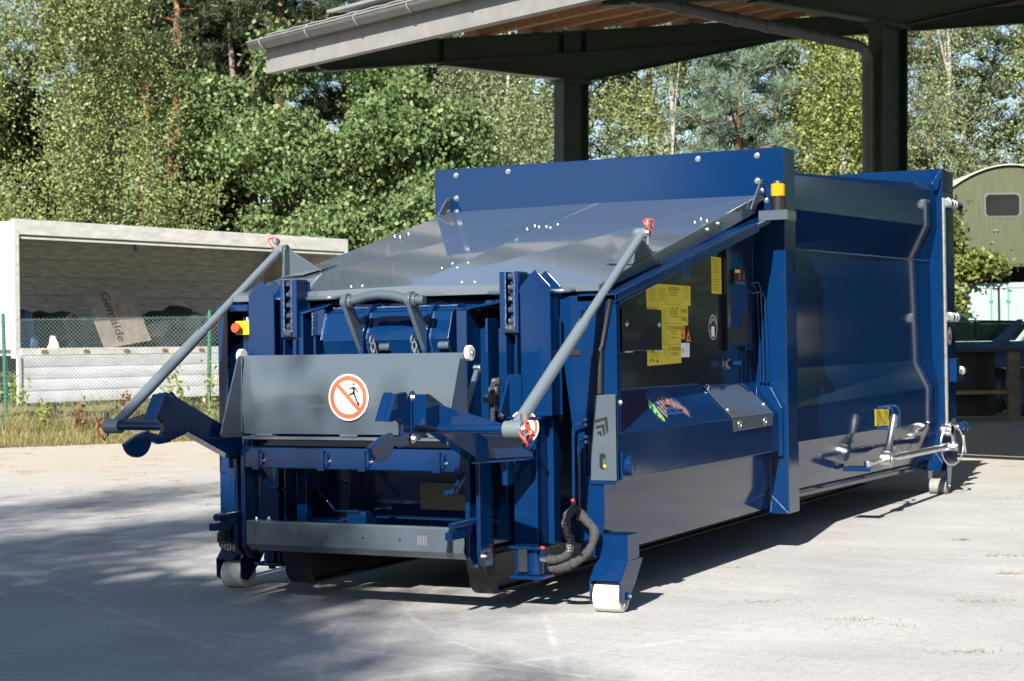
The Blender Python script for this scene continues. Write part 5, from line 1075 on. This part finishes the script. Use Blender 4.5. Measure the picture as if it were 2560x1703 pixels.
def birch_blobs(rng, h, w, z0=1.0, n=9):
    B = []
    for i in range(n):
        f = i / (n - 1); z = z0 + (h - z0) * f; r = w * (0.55 + .45 * math.sin(math.pi * min(1, .25 + .8 * f))) * rng.uniform(.6, .9)
        a = rng.uniform(0, 6.28); o = w * rng.uniform(.1, .5); B.append((o * math.cos(a), o * math.sin(a), z, r, r, (h - z0) / n * 1.2))
    return B
rb_ = np.random.default_rng(21)
# birches
def birch(label, x, d, h, w, lm, seed, ncl=330, per=62, z0=.6, tr=.12, sg=(.24, .24, .38), leaf=.066, lean=(0, 0), limbs=26, shell=.5):
    return tree("birch_tree", label, "tree", yd(x, d), YROT + seed, birch_blobs(np.random.default_rng(seed), h, w, z0), lm, BARK_B, h, tr, int(ncl * 1.35), int(per * 1.35), sg, leaf, seed, "birch trees", 1.35, lean, limbs, shell=shell)
birch("big yellow green birch with drooping twigs behind the left end of the trailer box", -9.9, 39.5, 14, 2.5, L_BIRCH, 3, 560, 64)
birch("birch half cut off by the left border of the photo", -13.2, 40.5, 14, 2.2, L_BIRCH, 5, 400, 60)
birch("low grey green birch thicket above the middle of the trailer roof", -8.0, 38.8, 6.0, 1.5, L_BIRCH, 8, 200, 55, leaf=.062)
birch("grey green birch directly left of the far carport post", .0, 43.5, 9.6, 2.1, L_BIRCHG, 9, 430, 66)
birch("thin birch with forked white stem just right of the far carport post", 3.9, 44, 11, 2.0, L_BIRCH, 12, 250, 56, lean=(.5, 0))
birch("bright yellow green birch with white stem left of the near carport post", 8.1, 42.0, 12, 1.75, L_BIRCHY, 15, 430, 62, tr=.10)
birch("pale thin birch right of the near carport post", 11.6, 45.5, 13, 2.0, L_BIRCHG, 17, 330, 50, tr=.09, leaf=.062)
birch("birch with yellowing leaves at the right border of the photo", 14.8, 45.5, 13, 2.2, L_BIRCH, 18, 400, 55, tr=.1)
# oaks and bushes
def oak(label, x, d, h, w, lm, seed, ncl=420, per=58, leaf=.10):
    rng = np.random.default_rng(seed); B = []
    for i in range(13):
        a, f = rng.uniform(0, 6.28), rng.uniform(.06, .95); o = w * rng.uniform(.2, .75) * (1.15 - .75 * f); r = w * rng.uniform(.28, .46); B.append((o * math.cos(a), o * math.sin(a), h * f * .92, r, r, r * .85))
    return tree("oak_tree", label, "tree", yd(x, d), YROT, B, lm, BARK_O, h * .8, .14, int(ncl * 1.2), int(per * 1.3), (.2, .2, .13), leaf, seed, "young oaks behind the trailer", 1.25, (0, 0), 16, shell=.62, upw=.35)
oak("broad bright green oak rising behind the right end of the trailer box", -4.6, 40.5, 9.3, 3.1, L_OAK, 31, 620, 62)
oak("bright green oak under the left tip of the carport gutter", -2.0, 39.5, 7.6, 2.7, L_OAK, 32, 560, 62)
oak("dark green oak between the left birch and the bright oaks", -7.0, 43.5, 8.8, 2.5, L_OAKD, 33, 430, 56)
oak("low green oak bush directly above the top end of the sloped lid", -1.2, 36.6, 4.6, 2.1, L_OAK, 34, 380, 60)
oak("low green oak bush just behind the right end of the trailer roof", -4.2, 37.6, 5.0, 1.9, L_OAK, 35, 360, 60)
oak("dark oak crown below the carport beam left of the grey green birch", -3.2, 45.5, 9.8, 2.6, L_OAKD, 36, 420, 56)
oak("tall bright green oak between the left birch and the carport gutter tip", -6.1, 40.9, 10.4, 2.6, L_OAK, 37, 520, 62)
oak("oak bush with loose top behind the trailer roof, left of the tall bright oak", -7.9, 41.5, 6.6, 1.8, L_OAKD, 38, 330, 56)
oak("dark green oak at the far left behind the birches", -12.6, 44.5, 9.5, 2.8, L_OAKD, 39, 430, 58)
# pines
def needle_quads(Cc, rng, per, ln, w):
    n = len(Cc) * per; idx = np.repeat(np.arange(len(Cc)), per); d = rng.normal(size=(n, 3)); d[:, 2] = np.abs(d[:, 2]) * .9 + .15; d /= np.linalg.norm(d, axis=1, keepdims=True)
    s = rng.normal(size=(n, 3)); s -= d * (d * s).sum(1, keepdims=True); s /= np.linalg.norm(s, axis=1, keepdims=True); L_ = (ln * rng.uniform(.6, 1.2, n))[:, None]
    b = Cc[idx] + rng.normal(size=(n, 3)) * .05; s = s * w; return np.stack([b - s * .6, b + s * .6, b + d * L_ + s * .5, b + d * L_ - s * .5], 1).reshape(-1, 3)
def pine(label, x, d, h, crown0, w, lm, seed, ncl=900, per=26, ln=.2, wd=.013, tr=.2, lean=(0, 0), limbs=26, name="pine_tree", conic=False, top=None):
    rng = np.random.default_rng(seed); t = thing(name, label, "tree", yd(x, d), YROT + seed, "pine trees of the wood")
    Cc = []; mb = M(); k = 8; pts = [(lean[0] * i / k + .1 * math.sin(i + seed), lean[1] * i / k, h * i / k - .1) for i in range(k + 1)]; mb.tube(pts, [tr * (1 - .75 * i / k) for i in range(k + 1)], 10)
    for j in range(limbs):
        f = (j + .5) / limbs; z = crown0 + (h - crown0) * f; a = j * 2.4 + rng.uniform(-.4, .4); ww = w * ((1.05 - f) if conic else (1 - .55 * abs(f - .4))) * rng.uniform(.65, 1.1)
        i = z / h * k; i0 = min(k - 1, int(i)); p0 = Vector(pts[i0]).lerp(Vector(pts[i0 + 1]), i - i0); tip = p0 + Vector((math.cos(a) * ww, math.sin(a) * ww, ww * rng.uniform(.05, .35)))
        mb.tube([p0, p0.lerp(tip, .5) - Vector((0, 0, .06 * ww)), tip], [.05 * (1 - f * .5), .03, .008], 6)
        m_ = int(ncl / limbs); u = rng.uniform(.25, 1.02, m_); P_ = np.array(p0)[None] * (1 - u)[:, None] + np.array(tip)[None] * u[:, None] + rng.normal(size=(m_, 3)) * np.array([.17, .17, .12]) * ww * (.5 + .6 * u)[:, None]; Cc.append(P_)
    Cc = np.concatenate(Cc); quad_obj("crown", needle_quads(Cc, rng, per, ln, wd), lm, t); build("trunk", mb, BARK_P, t, 0, recalc=False); return t
pine("dense blue green young pine between the two carport posts", 5.75, 42.5, 11.5, .8, 2.0, L_BPINE, 41, 2300, 24, .17, .012, .13, conic=False, limbs=60)
p1 = pine("tall pine with straight bare orange stem above the trailer roof", -9.4, 49, 17, 9.3, 2.6, L_PINE, 42, 1300, 26, .24, .016, .22)
p2 = pine("tall pine with leaning orange stem left of the carport gutter tip", -8.0, 50, 17, 8.6, 2.8, L_PINE, 43, 1500, 26, .24, .016, .21, lean=(.9, 0))
def dup(root, x, d, rz, label, sc=1.0, group=None):
    c = copy_tree(root); c.location = yd(x, d); c.rotation_euler = (0, 0, rz); c.scale = (sc, sc, sc); c["label"] = label
    if group: c["group"] = group
    return c
dup(p2, -11.2, 51, 1.0, "pine whose reddish stem shows through the left birch"); dup(p1, -10.2, 52, 2.2, "pine with twin looking stem close left of the straight orange stem")
dup(p1, -6.4, 48.5, 3.0, "dark pine crown over the start of the carport gutter"); dup(p2, -4.4, 51, 4.0, "dark pine with reddish branches above the carport gutter brackets", .95)
DEAD = mat("dead_grey_wood", (0.22, 0.185, 0.16), .9, noise=.3, nscale=5)
dt = thing("dead_tree", "dead grey tree stem with bare twigs beside the leaning pine stem", "tree", yd(-7.7, 48.5), 0)
mb = M(); mb.tube([(0, 0, -.1), (.05, 0, 4), (.0, 0, 8), (-.12, 0, 9.7), (-.25, 0, 11)], [.13, .12, .11, .08, .02], 9); build("trunk", mb, DEAD, dt, 0, recalc=False)
for a in ((.1, 9.4, .6, 10.6), (-.1, 9.7, -.6, 10.9), (.0, 8.8, .7, 9.3), (.05, 9.1, .5, 8.6)): mb = M(); mb.tube([(a[0], 0, a[1]), ((a[0] + a[2]) / 2 + .05, .1, (a[1] + a[3]) / 2), (a[2], .15, a[3])], [.035, .022, .006], 6); build("branch", mb, DEAD, dt, 0, recalc=False)
# darker second row that closes the wood
b1 = pine("back row dark pine behind the big left birch", -14, 54, 16, 2.0, 3.0, L_PINE, 51, 1500, 24, .34, .026, .2, limbs=46)
b2 = pine("back row dark pine behind the dark green oak", -8.6, 56, 15, 1.5, 3.2, L_PINE, 52, 1500, 24, .34, .026, .2, limbs=46)
for i, (x, d, sc, lb) in enumerate(((-3.6, 56, 1.0, "back row dark pine behind the broad bright oak"), (.4, 55, .95, "back row dark pine seen through the grey green birch"), (4.6, 56, 1.0, "back row dark pine behind the forked white birch"), (8.8, 57, .9, "back row dark pine seen behind the yellow green birch"), (13.4, 55, 1.0, "back row dark pine behind the pale thin birch"), (17.8, 55, 1.05, "back row dark pine near the right border of the photo"), (-12, 60, 1.15, "farthest pine seen through the left birch"), (-1.6, 60, 1.1, "farthest pine behind the oaks under the gutter"), (11.2, 60, 1.0, "farthest pine between the near carport post and the wagon"))):
    dup(b1 if i % 2 else b2, x, d, 1.3 * i, lb, sc)
# undergrowth of the wood: one mass
rng = np.random.default_rng(77); n = 26000; X = rng.uniform(-24, 24, n); D_ = rng.uniform(41, 58, n); Z = np.abs(rng.normal(0, 1.0, n)) * (1 + .6 * np.sin(X * .9) + .4 * np.sin(D_ * 1.3)) + .1
Pw = np.array([tuple(yd(0, 0))])[0] + np.outer(X, np.array(YR)) + np.outer(D_, np.array(YF)); Pw[:, 2] = np.clip(Z, .05, 3.5)
tag(quad_obj("undergrowth", quads(Pw, .2, rng, 1.4), L_OAKD, None), "dark leafy undergrowth between the stems of the wood", "undergrowth", kind="stuff")
# ivy bush on the container
bu = thing("bramble_bush", "yellow green bramble bush growing over the left edge of the teal container", "bush", yd(9.75, 37.8, 2.62), YROT)
Cb, Pb = clump_pts(np.random.default_rng(61), [(.35, .1, .42, .55, .3, .34), (.0, .05, .25, .35, .25, .30), (.85, .1, .32, .3, .25, .22), (-.05, 0, .9, .14, .12, .4), (-.05, -.1, 1.4, .1, .1, .25), (-.1, -.12, -.25, .18, .1, .28), (.05, -.12, -.6, .12, .06, .25)], 120, 22, (.10, .08, .09), .5)
quad_obj("leaves", quads(Pb, .105, np.random.default_rng(62), 1.3), L_BUSH, bu)
mb = M()
for k in range(9): a = Cb[k * 13]; mb.tube([(.3, .1, -.1), (a[0] * .6 + .1, a[1], a[2] * .5), tuple(a)], [.015, .01, .004], 5)
build("stems", mb, BARK_O, bu, 0, recalc=False)

# dry grass and weeds on the verge
def blades(n, xs, ds, hgt, wd, seed, hfun):
    rng = np.random.default_rng(seed); V = np.zeros((n * 4, 3)); x = xs(rng, n); d = ds(rng, n, x)
    for i in range(n):
        e = verge_edge(x[i]); b = yd(x[i], d[i], hfun(x[i], d[i], e) - .01); h = hgt * rng.uniform(.35, 1.25); a = rng.uniform(0, 6.28); ln = Vector((rng.normal() * .35 * h, rng.normal() * .35 * h, h)); s = Vector((math.cos(a), math.sin(a), 0)) * wd
        V[4 * i] = b - s; V[4 * i + 1] = b + s; V[4 * i + 2] = b + ln + s * .25; V[4 * i + 3] = b + ln - s * .25
    return V
G_DRY = leaf_mat("dry_grass_blade", [(.20, .16, .07), (.30, .24, .11), (.16, .18, .05), (.24, .20, .08), (.10, .14, .03)], .25)
V1 = blades(15000, lambda r, n: r.uniform(-13, 1, n), lambda r, n, x: np.array([verge_edge(q) for q in x]) + np.abs(r.normal(.5, .95, n)) - .22, .17, .006, 5, verge_h)
V2 = blades(5200, lambda r, n: r.uniform(-13, 1, n), lambda r, n, x: np.array([verge_edge(q) for q in x]) + 1.2 + np.abs(r.normal(.3, .7, n)), .42, .005, 6, verge_h)
tag(quad_obj("dry_grass", np.concatenate([V1, V2]), G_DRY, None), "dry yellow grass growing on the verge along the fence", "grass", kind="stuff")
# straw tufts in the paving joints
def tufts(n_t, seed):
    rng = np.random.default_rng(seed); out = []; spots = []
    while len(spots) < n_t:
        if rng.uniform() < .62: x, d = rng.uniform(-9, -1), rng.uniform(13.5, 24.5)
        else: x, d = rng.uniform(.6, 7), rng.uniform(6.4, 19)
        if x > -.3 * d and False: continue
        spots.append((x, d))
    for x, d in spots:
        k = rng.integers(14, 60); r = rng.uniform(.015, .08)
        for _ in range(k):
            b = yd(x + rng.normal() * r * 1.6, d + rng.normal() * r * .5, .001); a = rng.uniform(0, 6.28); h = rng.uniform(.004, .022); l_ = rng.uniform(.012, .045); s = Vector((-math.sin(a), math.cos(a), 0)) * .0017; t_ = Vector((math.cos(a) * l_, math.sin(a) * l_, h)); out += [b - s, b + s, b + t_ + s * .3, b + t_ - s * .3]
    return np.array([tuple(v) for v in out])
G_STRAW = leaf_mat("straw_blade", [(.20, .12, .05), (.30, .19, .08), (.36, .26, .12), (.15, .11, .05)], .2)
tag(quad_obj("straw_tufts", tufts(190, 9), G_STRAW, None), "scattered straw coloured grass tufts in the paving joints", "grass", kind="stuff")
# tall weeds at the fence
G_WEED = leaf_mat("weed_leaf", [(.14, .20, .03), (.22, .27, .05), (.30, .33, .08)], .35); G_RED = leaf_mat("dead_weed_leaf", [(.16, .07, .04), (.22, .12, .07), (.28, .18, .10)], .25)
STEM = mat("weed_stem", (.22, .20, .09), .8)
for i, (x, d, h, mt_, lb) in enumerate(((-7.55, 26.5, .95, G_WEED, "pale green weed in front of the left end of the drop side"), (-7.25, 26.4, .55, G_WEED, "short green weed right of the left fence post"), (-5.95, 26.5, .65, G_RED, "reddish dead weed in the middle of the fence panel"), (-5.35, 26.6, 1.25, G_WEED, "tall green weed in the middle of the fence panel"), (-5.05, 26.5, 1.0, G_WEED, "green weed behind the long grey rod left of the fence post"), (-4.7, 26.6, 1.3, G_WEED, "tall yellowish weed at the right fence post"), (-4.4, 26.4, .9, G_WEED, "branching green weed just right of the right fence post"), (-4.1, 26.4, 1.0, G_RED, "tall brown dead weed beside the machine's left side"), (-6.6, 26.3, .5, G_RED, "low brown weed under the drop side left of the long rod"))):
    rng = np.random.default_rng(200 + i); t = thing("weed", lb, "weed", yd(x, d, .12), 0, 0); mb = M(); L_ = []
    for s in range(3):
        a = rng.uniform(0, 6.28); top = Vector((math.cos(a) * .12 * h, math.sin(a) * .12 * h, h * rng.uniform(.7, 1))); mb.tube([(0, 0, 0), tuple(top * .5 + Vector((.03, 0, 0))), tuple(top)], [.006, .005, .002], 5)
        for k in range(26): f = rng.uniform(.25, 1.02); L_.append(top * f + Vector(rng.normal(size=3)) * .05)
    build("stem", mb, STEM, t, 0, recalc=False); quad_obj("leaves", quads(np.array([tuple(v) for v in L_]), .05, rng, 1.9), mt_, t)
# a fallen twig on the paving
mb = M(); mb.tube([(0, 0, .006), (.10, .005, .009), (.2, -.004, .007), (.31, .006, .006)], [.004, .006, .005, .003], 7); tw = build("fallen_twig", mb, mat("red_brown_twig", (.14, .045, .03), .8), bevel=0); tw.location = yd(.52, 6.42); tw.rotation_euler = (0, 0, YROT - .02); tag(tw, "thin red brown twig lying on the paving near the lower border", "twig")

# trees on the near side of the yard: they throw the dappled shade on the foreground and mirror in the paint
src = [o for o in COL.objects if o.name.startswith("birch_tree")]
oaks0 = [o for o in COL.objects if o.name.startswith("oak_tree")]
for i, (r, x, d, sc) in enumerate(((oaks0[0], -6.05, -5.5, 1.33), (src[0], -7.3, -2.3, .84), (src[0], -9.6, -.9, .86), (oaks0[1], -7.7, -5.9, 1.45), (oaks0[0], -9.4, -4.4, 1.28), (src[0], -5.75, -8.8, .82))):
    dup(r, x, d, 1.1 * i + .4, "tree behind the photographer casting shade, %s in the near row" % ("first", "second", "third", "fourth", "fifth", "sixth")[i], sc, "trees behind the photographer")
for i in range(12):
    dup(oaks0[i % 3], -30 + 4.6 * i, -21 - 2.5 * (i % 2), .8 * i, "far oak behind the photographer, %s of twelve from the left" % ("first", "second", "third", "fourth", "fifth", "sixth", "seventh", "eighth", "ninth", "tenth", "eleventh", "twelfth")[i], 1.35 + .1 * (i % 3), "far trees behind the photographer")
oaks = [o for o in COL.objects if o.name.startswith("oak_tree")]
for i in range(13):
    q = -2 + 2.3 * i; off = 2.6 * (i % 2)
    dup(oaks[i % 2], 17.6 + .648 * q + .762 * off, 37.25 - .762 * q + .648 * off, i * .9 + .3, "sunlit green oak beyond the right side of the carport, %s from the teal container" % ("first", "second", "third", "fourth", "fifth", "sixth", "seventh", "eighth", "ninth", "tenth", "eleventh", "twelfth", "thirteenth")[i], 1.1 + .08 * (i % 3), "oaks beyond the carport")
# wood on the right side of the yard
for i, (x, d, r, sc) in enumerate(((20.5, 41, b1, .9), (23.5, 36, b2, 1.0), (26, 31.5, b1, .9), (28.5, 27, b2, 1.0), (31, 22, b1, .8), (33, 16, b2, .8))): dup(r, x, d, i * 1.1, "dark pine on the right hand side of the yard, number %s from the road" % ("first", "second", "third", "fourth", "fifth", "sixth")[i], sc)
